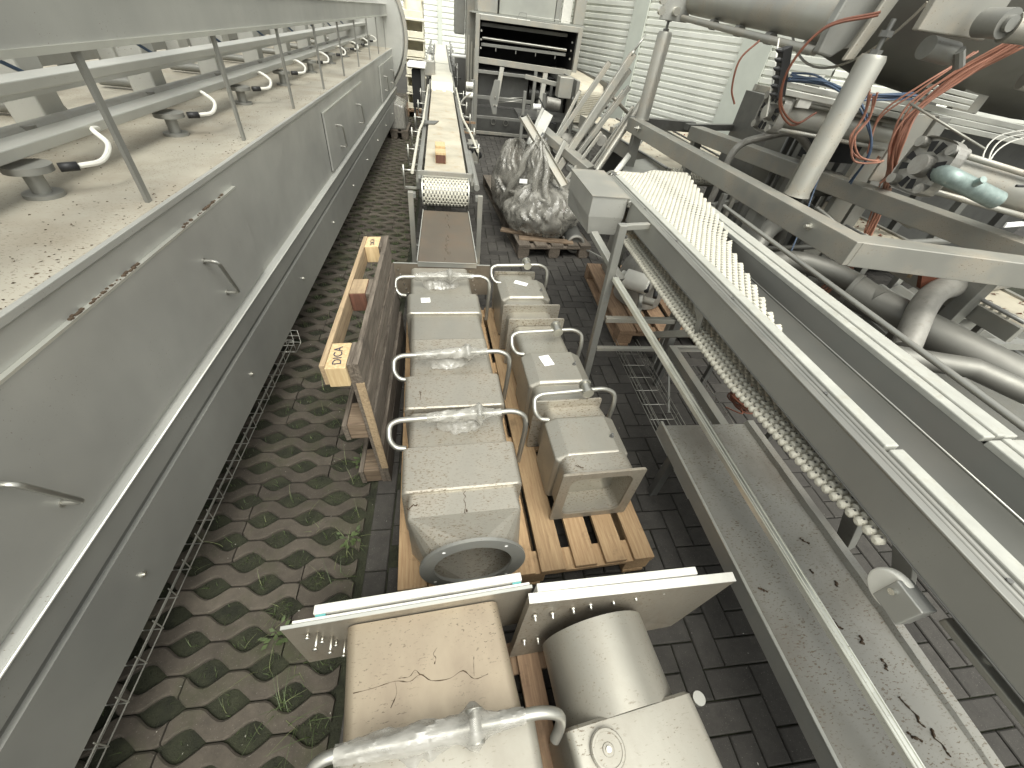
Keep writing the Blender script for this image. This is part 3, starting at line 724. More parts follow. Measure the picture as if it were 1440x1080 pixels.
# rear duct
t = duct_thing('steel_duct', 'rear duct of the left row, with a white paper label on its raised sleeve', .06, 1.30, GL)
b = MB(); duct_body(b, [(1.302, -.158, .28, BOT, .44, .03), (1.55, -.160, .27, BOT, .44, .03)]); duct_body(b, prof_sleeve(1.545, 1.775, -.183, .285, .146, .462, .03)); duct_body(b, [(1.775, -.165, .25, BOT, .44, .03), (2.17, -.165, .245, BOT, .44, .03)])
b.xf(DM).build('duct_body', 'duct_clean', t)
hoop(t, -.20, .285, 1.875, .515, .62, (.14, .95), 17)
label_paper(t, -.065, 1.69, .4625, .058, .055, 3, .8)
mud(t, -.02, 1.86, .441, .05, 21)
# upright stained plate behind the row
t = thing('end_plate', 'brown stained metal plate standing upright behind the left row of ducts', 'metal plate', tuple(DM @ Vector((0, 2.28, .144))), math.radians(1))
E_M = frame_mx(-.425, 2.89, 1.6)
b = MB(); b.box(0, .735, 0, .009, .15, .405); b.xf(E_M).build('plate', 'brown', t, .001)
b = MB(); b.box(0, .735, -.001, .010, .4055, .4085); b.xf(E_M).build('bright_edge', 'edge', t)
for x0 in (.035, .58):
    for k in range(6):
        b = MB(); b.cyl((x0 + .012 * k, -.004, .355 - .04 * k), (x0 + .012 * k, .0, .355 - .04 * k), .006, 8); b.xf(E_M).build('bolt', 'bolt', t)

# right row of square ducts
GR = 'square ducts with raised panels in the right row on the long pallet'
def flange(t, v, u0, u1, z0=.150, z1=.502, hole=None, th=.010, mat='duct'):
    b = MB()
    if hole: plate_ring(b, v, v + th, (u0, u1, z0, z1, .012), hole)
    else: b.loft([rrect(v, u0, u1, z0, z1, .012), rrect(v + th, u0, u1, z0, z1, .012)], smooth=False)
    f = b.xf(DM).build('flange', mat, t, .0015)
    return f
def raised_lid(t, v0, v1, u0, u1, z0=.44, z1=.473, ch=.055):
    """raised top with slanted side panels"""
    b = MB(); e = .014
    def sec(v, k): return [(u0 + e * (1 - k), v, z0 - .28), (u1 - e * (1 - k), v, z0 - .28), (u1 - e * (1 - k), v, z1 - .030 - .008 * (1 - k)), (u1 - ch, v, z1 - .012 * (1 - k)), (u0 + ch, v, z1 - .012 * (1 - k)), (u0 + e * (1 - k), v, z1 - .030 - .008 * (1 - k))]
    b.loft([sec(v0, 0), sec(v0 + .014, 1), sec(v1 - .014, 1), sec(v1, 0)], smooth=False)
    return b.xf(DM).build('raised_sleeve', 'duct_clean', t, .006, seg=3)
def knobby(t, u0, u1, v0, low=.28): return hoop(t, u0, u1, v0, .535, .74, None, 1, DM, low, .0115, 1.7)
# shear of the row relative to the frame is small: u shifts by -0.02 over its length
t = duct_thing('steel_duct', 'front duct of the right row, with a wide open rectangular mouth', .66, .275, GR)
fl = flange(t, .270, .470, .845, .148, .502, (.515, .80, .185, .465, .045), .012, 'plate')
b = MB(); b.loft([rrect(.282, .500, .815, .160, .478, .045), rrect(.62, .500, .815, .160, .452, .045), rrect(.70, .500, .80, .16, .452, .045)], False, False)
b.loft([rrect(.282, .515, .80, .185, .465, .045), rrect(.70, .515, .785, .175, .44, .045)], False, True); b.xf(DM).build('duct_body', 'duct', t)
raised_lid(t, .385, .625, .478, .825)
stud(t, .765, .48, .473); mud(t, .545, .34, .4805, .03, 31, dirx=True, thick=.002)
flange(t, .700, .445, .790, .15, .50); knobby(t, .490, .775, .700)
t = duct_thing('steel_duct', 'middle duct of the right row, with a tilted white paper label beside a stud', .62, .72, GR)
b = MB(); duct_body(b, [(.712, .480, .775, .16, .452, .045), (1.40, .462, .755, .16, .452, .045)]); b.xf(DM).build('duct_body', 'duct_clean', t)
raised_lid(t, .862, 1.125, .455, .800)
label_paper(t, .585, 1.04, .4735, .060, .085, 12, .7); stud(t, .735, 1.0, .473)
knobby(t, .465, .755, 1.205); flange(t, 1.405, .430, .785)
t = duct_thing('steel_duct', 'rear duct of the right row, with a narrow paper label lying aslant', .58, 1.55, GR)
b = MB(); duct_body(b, [(1.415, .455, .745, .16, .448, .045), (1.565, .450, .745, .16, .448, .045)]); duct_body(b, [(1.578, .450, .745, .16, .448, .045), (2.07, .440, .730, .16, .448, .045)]); b.xf(DM).build('duct_body', 'duct_clean', t)
flange(t, 1.565, .420, .800); raised_lid(t, 1.715, 1.965, .435, .780)
label_paper(t, .60, 1.90, .4735, .095, .045, -28, .6); stud(t, .725, 1.80, .473)
flange(t, 2.075, .435, .745, .15, .47); knobby(t, .455, .735, 2.02)

# ---------------------------------------------------------------- the two nearest ducts
LF = frame_mx(0, .459, 4.5)
NF = frame_mx(0, .40, 7.0)
t = thing('steel_duct', 'large warm-stained duct nearest the camera with a film-wrapped handle across it', 'duct', tuple(LF @ Vector((-.07, -.3, .144))), math.radians(4.5))
b = MB(); duct_body(b, [(-.004, -.315, .150, .146, .452, .03), (-.30, -.300, .175, .146, .452, .03)]); b.xf(LF).build('duct_body', 'duct_warm', t)
b = MB(); duct_body(b, prof_sleeve(-.80, -.292, -.315, .200, .145, .478, .03, .01)); b.xf(LF).build('raised_sleeve', 'duct_clean', t)
h = hoop(t, -.295, .175, -.318, .54, .70, (.0, .97), 41, LF, .42, .0145, 1.2, -.01)
for k, pts in enumerate((((-.28, -.10), (-.23, -.098), (-.17, -.092), (-.13, -.10), (-.10, -.088), (-.07, -.108), (-.02, -.112), (.02, -.10), (.05, -.125), (.09, -.12)),
                         ((-.10, -.09), (-.115, -.075), (-.13, -.088), (-.16, -.087)), ((-.06, -.07), (-.055, -.055), (-.062, -.045), (-.05, -.03)), ((.05, -.118), (.052, -.09), (.055, -.07)), ((-.17, -.092), (-.165, -.12), (-.18, -.15)))):
    b = MB(); P = curve([(x, y - .075, .4525) for x, y in pts], 4); rnd = random.Random(k); b.tube(P, [.0003 + .0016 * rnd.random() ** 3 for _ in P], 5); b.xf(LF).build('mud_crack', 'stain', t)
b = MB(); b.box(-.485, .262, 0, .008, .15, .498); fp = b.xf(LF).build('flange_plate', 'plate', t)
b = MB(); b.box(-.485, .262, -.001, .009, .4985, .502); b.xf(LF).build('bright_edge', 'edge', fp)
for k, (x, z) in enumerate(((-.425, .44), (-.40, .43), (-.395, .385), (-.37, .375), (-.365, .33), (-.34, .32), (-.335, .275))):
    b = MB(); b.cyl((x, 0, z), (x, -.012 - .03 * (k % 2), z), .004, 8); b.cyl((x, -.012 - .03 * (k % 2), z), (x, -.018 - .03 * (k % 2), z), .0075, 6); b.xf(LF).build('bolt', 'bolt', fp)
t = single(MB().box(-.455, .255, .0105, .0175, .16, .503).xf(LF), 'plastic_sheet', 'board', 'thin white plastic sheet standing just behind the left flange plate', 'plastic sheet')
t = single(MB().box(-.400, .232, .0255, .051, .17, .508).xf(LF), 'plastic_board', 'board', 'thick white plastic board standing behind the left flange plate on teal spacers', 'plastic board', bevel=.002)
for x in (-.395, .20):
    single(MB().box(x, x + .028, .0180, .0250, .40, .500).xf(LF), 'spacer', 'teal', 'small teal spacer at the %s end of the white board' % ('left' if x < 0 else 'right'), 'spacer')
# right near duct
t = thing('steel_duct', 'round-bodied steel duct nearest the camera, with a round cap on its box end', 'duct', tuple(NF @ Vector((.47, -.3, .144))), math.radians(7))
def ringc(v, cu, cz, r, n=48): return ring_yz(v, cu, cz, r, n)
b = MB(); b.loft([ringc(-.072, .478, .310, .178), ringc(-.312, .476, .302, .180)], False, False); b.xf(NF).build('round_body', 'duct_clean', t)
b = MB(); duct_body(b, prof_sleeve(-.82, -.305, .270, .660, .146, .462, .022, .008)); bx = b.xf(NF).build('box_end', 'duct_clean', t)
b = MB(); c0 = Vector((.362, -.372, .463)); b.cyl(c0, c0 + Vector((0, 0, .012)), .046, 36); b.loft([[(c0.x + r * math.cos(a), c0.y + r * math.sin(a), c0.z + z) for a in [2 * PI * k / 36 for k in range(36)]] for r, z in ((.0455, .012), (.043, .0145), (.037, .0145), (.036, .0125), (.016, .0125), (.014, .0145))], True, True)
cp = b.xf(NF).build('round_cap', 'duct_clean', bx)
b = MB(); b.cyl(c0 + Vector((0, 0, .013)), c0 + Vector((0, 0, .020)), .007, 14); b.xf(NF).build('cap_screw', 'bolt', cp)
b = MB(); b.cyl((.676, -.33, .38), (.676, -.33, .445), .011, 16); b.cyl((.676, -.33, .442), (.676, -.33, .458), .018, 20); b.xf(NF).build('latch', 'tube', bx)
RP = [Vector(q) for q in ((.208, .372, .15), (.86, .418, .15), (.972, .446, .50), (.245, .432, .50))]
b = MB(); b.prism(RP, (0, .028, .003)); fp = b.build('flange_plate', 'plate', t, .001)
b = MB(); b.prism([RP[3] + Vector((-.001, -.001, .0015)), RP[2] + Vector((.001, -.001, .0015)), RP[2] + Vector((.001, .0285, .0045)), RP[3] + Vector((-.001, .0285, .0045))], (0, 0, .003)); b.build('bright_edge', 'board', fp)
for x, z in ((.27, .43), (.33, .425), (.40, .435), (.46, .44), (.54, .445), (.62, .45), (.72, .46), (.83, .47), (.25, .27), (.30, .265)):
    p = Vector((x, .372 + .046 * (x - .208) / .65 + (z - .15) * .16, z)); b = MB(); b.cyl(p, p + Vector((0, -.008, -.001)), .009, 6); b.cyl(p, p + Vector((0, -.02, -.003)), .0045, 8); b.build('bolt', 'bolt', fp)
single(MB().prism([RP[0] + Vector((.02, .031, .01)), RP[1] + Vector((-.03, .031, .01)), RP[2] + Vector((-.13, .031, .010)), RP[3] + Vector((.03, .031, .010))], (0, .024, .003)), 'plastic_board', 'board', 'white plastic board standing against the back of the right flange plate', 'plastic board', bevel=.002)

# ================================================================ BELTS
def belt_sheet(mx, W, L, p=.026, q=.024, z=0, mask=None, bend=None, mb=None, fw=.60, th=.007):
    """plastic link belt: staggered fingers; mask(u, v) drops links; bend(u, v, z) -> point"""
    b = mb or MB(); nr = int(L / q); nc = int(W / p)
    for r in range(nr):
        v = (r + .5) * q
        for c in range(nc + 1):
            u = -W / 2 + c * p + (p / 2 if r % 2 else 0)
            if u > W / 2: continue
            if mask and not mask(u, v): continue
            a, d = p * fw / 2, q * .56
            for (x0, x1, y0, y1, h) in ((u - a, u + a, v - q * .5, v + q * .5, th), (u + a - p * .01, u + p - a + p * .01, v + q * .22, v + q * .62, th * .6)):
                vs = [(x0, y0, z), (x1, y0, z), (x1, y1, z), (x0, y1, z), (x0 + .002, y0 + .002, z + h), (x1 - .002, y0 + .002, z + h), (x1 - .002, y1 - .002, z + h), (x0 + .002, y1 - .002, z + h)]
                if bend: vs = [bend(*w_) for w_ in vs]
                b.add([mx @ Vector(w_) for w_ in vs], [(4, 5, 6, 7), (0, 1, 5, 4), (1, 2, 6, 5), (2, 3, 7, 6), (3, 0, 4, 7)])
    return b

# ---------------------------------------------------------------- straight conveyor in the middle
CM = frame_mx(-.035, 3.70, 1.05)
t = thing('belt_conveyor', 'long straight conveyor with a cream belt running away down the middle of the yard', 'conveyor', (-.035, 3.7, 0), math.radians(1.05))
R0 = .118
def wrapb(u, v, z):      # belt running off over the front roller: v = arc length measured from the low end
    arc = PI * .74 * R0
    if v > arc: return (u, R0 + .05 + (v - arc), .622 + R0 + z)
    a = (arc - v) / R0; return (u, R0 + .05 - math.sin(a) * (R0 + z), .622 + math.cos(a) * (R0 + z))
b = MB(); belt_sheet(CM, .375, .46, .030, .028, 0, None, wrapb, b, .66)
b.xf(Matrix()); bl = b.build('belt_links', 'belt', t)
b = MB(); b.box(-.19, .19, .17, 5.3, .725, .7375); b.xf(CM).build('belt_core', 'belt', bl)
b = MB(); b.cyl((-.185, R0 + .05, .622), (.185, R0 + .05, .622), R0 - .002, 36); b.xf(CM).build('drive_roller', 'frame_dark', t)
b = MB(); b.box(-.188, .188, .33, 5.3, .7372, .7425); b.xf(CM).build('belt', 'belt_dirty', t)
for s_ in (-1, 1):
    b = MB(); b.cyl((s_ * .197, R0 + .05, .622), (s_ * .206, R0 + .05, .622), R0 + .012, 32); b.xf(CM).build('roller_disc', 'edge', t)
    b = MB(); b.box(s_ * .238 - .022, s_ * .238 + .022, .2, 5.4, .63, .72); b.xf(CM).build('side_beam', 'frame', t, .004)
    for k, y in enumerate((0.0, 1.9, 3.8, 5.2)):
        b = MB(); b.box(s_ * .30 - .022, s_ * .30 + .022, y - .022, y + .022, 0, .67); b.xf(CM).build('leg', 'frame_lit' if k == 0 else 'frame', t, .003)
        b = MB(); b.box(min(s_ * .258, s_ * .30), max(s_ * .258, s_ * .30), y - .015, y + .04, .62, .66); b.xf(CM).build('leg_bracket', 'frame', t, .002)
    b = MB(); gx = .275
    pts = [(s_ * gx, .0, .82), (s_ * gx, .5, .82), (s_ * gx, 1.6, .82), (s_ * (gx - .03), 2.0, .82), (s_ * (gx - .03), 5.2, .82)] if s_ < 0 else [(.34, .95, .80), (.30, 1.7, .82), (.245, 2.5, .82), (.245, 5.2, .82)]
    b.tube(arc_path(pts, .2), .013, 10); b.xf(CM).build('guide_rail', 'belt', t)
    for y in ((.06, .75, 1.5, 2.3, 3.3, 4.4) if s_ < 0 else (1.0, 1.75, 2.6, 3.5, 4.6)):
        b = MB(); x = s_ * (gx + .075); b.cyl((x, y, .68), (x, y, .86), .008, 8); b.cyl((s_ * .25, y, .82), (x + s_ * .02, y, .82), .007, 8); b.box(min(s_ * .25, x), max(s_ * .25, x), y - .012, y + .012, .675, .69); b.xf(CM).build('rail_clamp', 'tube', t)
b = MB(); b.cyl((.275, .1, .70), (.275, 1.35, .70), .026, 14); b.xf(CM).build('side_pipe', 'frame', t)
b = MB(); b.tube(curve([(.29, 1.3, .72), (.33, 1.42, .74), (.36, 1.55, .70), (.42, 1.6, .6)], 5), .03, 10); b.xf(CM).build('black_sleeve', 'black', t)
b = MB(); b.box(-.255, .245, .145, .165, .765, .80); b.box(-.255, -.235, .145, .165, .70, .80); b.box(.225, .245, .145, .165, .70, .80); b.xf(CM).build('cross_bar', 'frame_lit', t, .002)
b = MB(); b.box(.30, .42, 1.75, 2.15, .50, .66); b.xf(CM).build('junction_box', 'frame_lit', t, .004)
b = MB(); b.add([(-.195, -.02, .525), (.195, -.02, .525), (.222, -.80, .42), (-.222, -.80, .42)], [(0, 1, 2, 3)])
tr_ = b.xf(CM).build('run_off_tray', 'tray', t)
rnd = random.Random(77)
for k in range(26):
    v = -.05 - .70 * rnd.random(); u = rnd.gauss(.0, .014); z = .525 + .105 * v / .78 + .0022
    b = MB(); L = rnd.uniform(.01, .05); b.tube([(u, v, z), (u + rnd.uniform(-.006, .006), v - L * .5, z - L * .5 * .135), (u + rnd.uniform(-.006, .006), v - L, z - L * .135)], [.001, rnd.uniform(.0015, .0045), .001], 5); b.xf(CM).build('rust_run', 'stain', tr_)
b = MB(); b.add([(-.223, -.802, .42), (.223, -.802, .42), (.223, -.802, .385), (-.223, -.802, .385)], [(0, 1, 2, 3)])
for s_ in (-1, 1):
    b.add([(s_ * .196, -.02, .525), (s_ * .224, -.80, .42), (s_ * .224, -.80, .432), (s_ * .196, -.02, .537)], [(0, 1, 2, 3)])
    b.add([(s_ * .196, -.02, .537), (s_ * .224, -.80, .432), (s_ * .229, -.80, .432), (s_ * .201, -.02, .537)], [(0, 1, 2, 3)])
b.bar((-.225, -.802, .421), (.225, -.802, .421), .006, .006); b.xf(CM).build('tray_rim', 'edge', t)
b = MB(); b.box(-.2, .2, .15, 5.2, .60, .62); b.xf(CM).build('belt_return', 'belt_dirty', t)
for y in (.02, 1.9, 3.8): b = MB(); b.box(-.28, .28, y - .02, y + .02, .15, .19); b.xf(CM).build('cross_brace', 'frame', t, .002)

t = thing('transfer_box', 'white boxed belt transfer raised between the two middle conveyors', 'conveyor', tuple(CM @ Vector((0, 5.35, 0))), math.radians(1.05))
b = MB(); b.prism([(-.20, 5.3, .60), (-.20, 5.3, .76), (-.20, 5.42, .86), (-.20, 6.9, .88), (-.20, 6.9, .60)], (.40, 0, 0)); b.xf(CM).build('housing', 'belt', t, .01)
for x in (-.17, .01, .17): b = MB(); b.cyl((x, 5.28, .745), (x + .05, 5.28, .745), .02, 12); b.xf(CM).build('roller', 'white_pvc', t)
b = MB(); b.box(-.24, -.21, 5.0, 7.2, .58, .80); b.xf(CM).build('side_plate', 'frame', t)
b = MB(); b.box(.21, .24, 5.0, 7.2, .58, .80); b.xf(CM).build('side_plate', 'frame', t)
for x in (-.22, .22): b = MB(); b.box(x - .02, x + .02, 6.2, 6.24, 0, .6); b.xf(CM).build('leg', 'frame', t)
t = thing('belt_conveyor', 'farther narrow cream conveyor continuing from the white transfer box toward the back wall', 'conveyor', tuple(CM @ Vector((0, 7.2, 0))), math.radians(1.05))
b = MB(); b.box(-.19, .19, 7.0, 16.5, .76, .80); b.xf(CM).build('belt', 'belt', t)
b = MB(); b.box(-.185, .185, 9.5, 9.54, .80, .805); b.xf(CM).build('belt_joint', 'frame', t)
for s_ in (-1, 1):
    b = MB(); b.box(s_ * .22 - .02, s_ * .22 + .02, 7.0, 16.5, .66, .82); b.xf(CM).build('side_beam', 'frame_dark', t)
    b = MB(); b.cyl((s_ * .32, 7.2, .93), (s_ * .32, 16, .93), .014, 8); b.xf(CM).build('guide_rail', 'frame', t)
    for k in range(7):
        y = 7.4 + 1.3 * k; b = MB(); b.cyl((s_ * .34, y, 0), (s_ * .34, y, 1.0), .02, 8); b.cyl((s_ * .22, y, .75), (s_ * .42, y, .75), .015, 8); b.xf(CM).build('leg', 'frame_dark', t)

b = MB(); b.box(-.045, .055, .0, .33, 0, .095)
t = single(b.xf(CM @ frame_mx(-.045, .62, 1.0, .7435)), 'wood_block', 'wood_block', 'rough brown wooden block lying on the cream belt of the middle conveyor', 'wooden block', bevel=.004)
b = MB(); b.box(-.042, .052, -.0015, 0, .004, .075); o_ = b.xf(CM @ frame_mx(-.045, .62, 1.0, .7435)).build('dark_end', 'wood_brown', t)
b = MB(); b.box(-.044, .054, .16, .325, .0955, .118); o_ = b.xf(CM @ frame_mx(-.045, .62, 1.0, .7435)).build('upper_piece', 'wood_block', t, .004)
b = MB(); b.prism([(-.29, 2.45, .752), (-.06, 2.55, .748), (-.11, 2.36, .746), (-.27, 2.30, .75)], (0, 0, .012))
single(b.xf(CM), 'rubber_flap', 'frame_dark', 'dark grey pointed sheet scrap lying over the left edge of the middle conveyor', 'sheet scrap')

# ---------------------------------------------------------------- far left of the yard
for i in range(6):
    z0 = .15 + i * .30
    t = thing('plastic_crate', ('lowest', 'second', 'third', 'fourth', 'fifth', 'topmost')[i] + ' cream plastic crate, counted upward in the stack beyond the round machine end', 'crate', (-.70, 11.0, z0), 0, 'cream crates stacked beyond the round machine end')
    b = MB(); w_ = .40 - i * .008
    b.box(-.70 - w_ / 2, -.70 + w_ / 2, 10.8, 11.4, z0, z0 + .02)
    b.box(-.70 - w_ / 2, -.70 + w_ / 2, 10.8, 10.82, z0 + .02, z0 + .10); b.box(-.70 - w_ / 2, -.70 + w_ / 2, 11.38, 11.4, z0 + .02, z0 + .27)
    b.box(-.70 - w_ / 2, -.68 - w_ / 2, 10.82, 11.38, z0 + .02, z0 + .27); b.box(-.72 + w_ / 2, -.70 + w_ / 2, 10.82, 11.38, z0 + .02, z0 + .27)
    b.build('bin', 'crate', t, .004)
    b = MB(); b.box(-.72 - w_ / 2, -.68 + w_ / 2, 10.77, 10.799, z0 + .255, z0 + .285); b.build('rim', 'crate', t, .004)
t = thing('pallet', 'small pallet on the ground under the stack of cream crates', 'pallet', (-.95, 10.7, 0)); pallet_parts(t, .8, .6, [(0, .12), (.16, .28), (.32, .44), (.48, .6)], 'wood_mid', 'wood_mid', 0, frame_mx(-1.0, 10.7, 0))
t = thing('sheeted_load', 'grey sheeted load under film on a dark pallet beside the long machine end', 'wrapped load', (-.98, 8.9, 0)); pallet_parts(t, .8, .5, [(0, .12), (.2, .32), (.38, .5)], 'wood_old', 'wood_old', 0, frame_mx(-1.25, 8.6, 0))
b = MB(); b.prism([(-1.24, 8.62, .146), (-.78, 8.62, .146), (-.80, 8.66, .50), (-1.0, 8.68, .56), (-1.22, 8.66, .52)], (0, .7, 0)); b.build('load', 'bag', t, .03)
b = MB(); b.prism([(-1.2, 8.66, .15), (-.82, 8.66, .15), (-.84, 8.70, .46), (-1.0, 8.7, .52), (-1.18, 8.7, .48)], (0, .6, 0)); b.build('inner_load', 'motor', t)
t = thing('control_cabinet', 'small dark cabinet with a white top standing left of the white transfer box', 'cabinet', (-.50, 9.0, 0))
b = MB(); b.box(-.66, -.46, 9.0, 9.3, .45, 1.0); b.build('door', 'dark', t); b = MB(); b.box(-.50, -.44, 8.96, 9.32, .40, 1.04); b.build('side_panel', 'frame', t, .004)
b = MB(); b.box(-.72, -.42, 8.9, 9.4, 1.045, 1.10); b.build('lid', 'paper', t, .004)
for x in (-.64, -.47): b = MB(); b.box(x - .02, x + .02, 9.1, 9.14, 0, .44); b.build('leg', 'frame_dark', t)
t = thing('conveyor_motor', 'pale boxed motor beside the far narrow conveyor, left side', 'motor', (-.42, 10.0, .8))
b = MB(); b.box(-.50, -.28, 9.9, 10.2, .85, 1.08); b.build('gear_housing', 'frame_lit', t, .01)
b = MB(); b.cyl((-.39, 10.05, 1.08), (-.39, 10.05, 1.16), .05, 16); b.build('motor_cap', 'white_pvc', t); b = MB(); b.box(-.40, -.36, 10, 10.04, 0, .85); b.build('leg', 'frame_dark', t)
t = thing('pipe_stand', 'grey pipework stand left of the far narrow conveyor', 'pipework', (-.7, 13.0, 0))
for k in range(4):
    b = MB(); x = -.75 + .12 * k; b.cyl((x, 13, 0), (x, 13, 1.1 + .05 * (k % 2)), .016, 8); b.build('upright', 'frame_dark', t)
for z in (.5, .75, 1.0): b = MB(); b.cyl((-.78, 13, z), (-.36, 13, z), .014, 8); b.build('crosspiece', 'frame', t)
t = thing('drive_unit', 'small white sockets on a post between the middle conveyor and the dark-mouthed oven', 'drive unit', (.42, 8.5, 0))
b = MB(); b.cyl((.40, 8.6, 0), (.40, 8.6, 1.0), .03, 12); b.build('post', 'frame', t)
for z in (.92, .78): b = MB(); b.cyl((.28, 8.55, z), (.40, 8.55, z), .045, 16); b.build('socket', 'white_pvc', t)
b = MB(); b.tube(curve([(.15, 7.3, .55), (.15, 7.6, .72), (.22, 7.9, .80), (.34, 8.1, .86)], 6), .014, 8); b.build('bent_rail', 'frame_lit', t)
for z in (.25, .4): b = MB(); b.box(.1, .45, 8.3, 8.34, z, z + .03); b.build('batten', 'wood_mid', t)

# ---------------------------------------------------------------- oven with a dark mouth
t = thing('tunnel_oven', 'tall grey steel oven with a wide dark mouth, rollers inside and an open frame below', 'oven', (1.4, 9.5, 0))
y = 9.5
for x0, x1 in ((.46, .535), (2.33, 2.41)): b = MB(); b.box(x0, x1, y, y + .10, 0, 1.84); b.build('front_post', 'frame_lit', t, .004)
b = MB(); b.box(.536, 2.329, y, y + .10, 1.765, 1.84); b.build('top_beam', 'frame_lit', t, .004)
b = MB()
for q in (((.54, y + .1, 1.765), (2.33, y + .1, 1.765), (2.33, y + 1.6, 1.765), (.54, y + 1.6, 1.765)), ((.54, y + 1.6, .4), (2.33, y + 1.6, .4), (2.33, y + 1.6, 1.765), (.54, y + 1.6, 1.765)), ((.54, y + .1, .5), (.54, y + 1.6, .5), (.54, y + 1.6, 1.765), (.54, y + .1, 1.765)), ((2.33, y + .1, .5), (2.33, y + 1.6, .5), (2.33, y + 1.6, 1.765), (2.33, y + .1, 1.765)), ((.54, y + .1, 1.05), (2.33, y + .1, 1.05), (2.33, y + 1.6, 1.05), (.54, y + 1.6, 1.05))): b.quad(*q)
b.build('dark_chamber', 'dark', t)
b = MB(); b.box(.40, 2.5, y + .25, 12.5, 1.845, 1.87); b.build('roof_sheet', 'green_grey', t)
b = MB(); b.box(.90, 1.95, y + .5, 12.2, 1.87, 3.4); b.build('upper_housing', 'green_grey', t, .01)
b = MB(); b.box(.50, .86, y + .35, 11.8, 1.87, 3.4); b.build('side_housing', 'frame_lit', t, .01)
b = MB(); b.box(1.96, 2.06, y + .5, y + .6, 1.87, 3.4); b.build('upper_post', 'frame', t, .005)
b = MB(); b.box(2.08, 2.26, y + .5, y + .53, 1.87, 3.4); b.build('white_panel', 'board', t)
b = MB(); b.box(2.30, 2.50, y + .4, y + .55, 1.87, 3.4); b.build('corner_column', 'frame_lit', t, .01)
b = MB(); b.tube([(1.2, y + .1, 1.84), (1.24, y + .1, 1.93), (1.36, y + .1, 1.93), (1.36, y + .1, 1.84)], .006, 6); b.tube([(1.36, y + .12, 1.90), (2.2, y + .12, 1.90)], .005, 6); b.build('wire_guard', 'frame', t)
b = MB(); b.cyl((.60, y + .2, 1.52), (2.2, y + .2, 1.50), .024, 14); b.build('bright_roller', 'tube', t)
b = MB(); b.box(.58, 2.2, y + .22, y + .27, 1.405, 1.45); b.build('inner_bar', 'frame', t, .003)
for k in range(4): b = MB(); b.box(.85 + .38 * k, .865 + .38 * k, y + .2, y + .215, 1.35, 1.40); b.build('hanger', 'frame', t)
for z in (1.62, 1.5, 1.38):
    for x in (.57, 2.27): b = MB(); b.cyl((x, y + .14, z), (x, y + .11, z), .016, 10); b.build('bearing', 'bolt', t)
b = MB(); b.box(.58, 2.2, y + .3, y + .34, 1.68, 1.73); b.build('rear_rail', 'frame_dark', t)
for z, dz, m_ in ((1.02, .05, 'frame'), (.62, .06, 'frame'), (.30, .05, 'frame'), (.03, .05, 'frame_lit')):
    b = MB(); b.box(.536, 1.62, y + .01, y + .06, z, z + dz); b.build('cross_beam', m_, t, .003)
b = MB(); b.box(.56, 1.55, y + .30, y + .32, .50, 1.04); b.build('back_sheet', 'frame_dark', t)
b = MB(); b.box(.56, 1.55, y + .30, y + .32, .0, .46); b.build('lower_sheet', 'darksteel', t)
b = MB(); b.box(1.60, 1.66, y + .0, y + .06, 0, 1.2); b.build('mid_post', 'frame', t)
for x in (.90, 1.16): b = MB(); b.tube([(x + .05 * math.cos(a), y + .27, .22 + .05 * math.sin(a)) for a in [k * PI / 8 for k in range(16)]], .008, 6, closed=True); b.build('shaft_ring', 'tube', t)
b = MB(); b.cyl((1.6, y + .5, .75), (2.3, y + .5, .75), .12, 16); b.build('lower_drum', 'frame_dark', t)
b = MB(); b.box(1.75, 2.3, y + .1, y + .7, .1, .65); b.build('lower_machinery', 'darksteel', t, .02)
for x in (1.75, 1.95, 2.2): b = MB(); b.box(x, x + .05, y + .02, y + .07, 0, 1.0); b.build('lower_post', 'frame_dark', t)
t = thing('gate_frame', 'open frame with one long cross beam and two posts leaning against the oven mouth', 'metal frame', (1.4, 9.1, 0))
b = MB(); b.bar((.50, 9.05, 1.245), (2.20, 9.05, 1.21), .07, .085); b.build('cross_beam', 'frame_lit', t, .003)
b = MB(); b.bar((.93, 9.05, 1.18), (.84, 8.95, .60), .075, .05, (0, 1, 0)); b.build('short_post', 'frame_lit', t, .003)
b = MB(); b.prism([(.80, 8.93, 1.0), (.72, 8.93, .70), (.80, 8.93, .48), (.87, 8.93, .48), (.90, 8.93, 1.0)], (0, .012, 0)); gp = b.build('gusset_plate', 'frame', t, .002)
for z in (.62, .74): b = MB(); b.cyl((.83, 8.915, z), (.83, 8.93, z), .014, 8); b.build('bolt', 'bolt', gp)
b = MB(); b.bar((1.73, 9.05, 1.19), (1.62, 8.85, .02), .085, .05, (0, 1, 0)); b.build('long_post', 'frame_lit', t, .003)
b = MB(); b.tube([(.90, 8.95, .72), (1.35, 8.95, .78)], .008, 6); b.tube([(.90, 8.95, .66), (1.35, 8.95, .74)], .008, 6); b.build('tie_rod', 'tube', t)
t = thing('tall_housing', 'narrow tall steel housing standing just left of the oven, behind the white sockets', 'housing', (.25, 12, 0))
b = MB(); b.box(.10, .34, 12, 12.5, 1.45, 3.2); b.build('duct_box', 'frame', t, .02)
b = MB(); b.box(.36, .60, 11.0, 12.5, 0, 3.2); b.build('column', 'frame_lit', t, .01)
b = MB(); b.box(.12, .36, 11.8, 12.4, 0, 1.1); b.build('base_box', 'frame_dark', t)
for k, x in enumerate((.38, .44, .50)): b = MB(); b.box(x, x + .025, 10.8, 10.83, .6, 1.5 - .1 * k); b.build('bright_bar', 'belt', t)
b = MB(); b.cyl((.05, 11.2, 1.12), (.35, 11.2, 1.12), .03, 12); b.build('white_handle', 'paper', t)

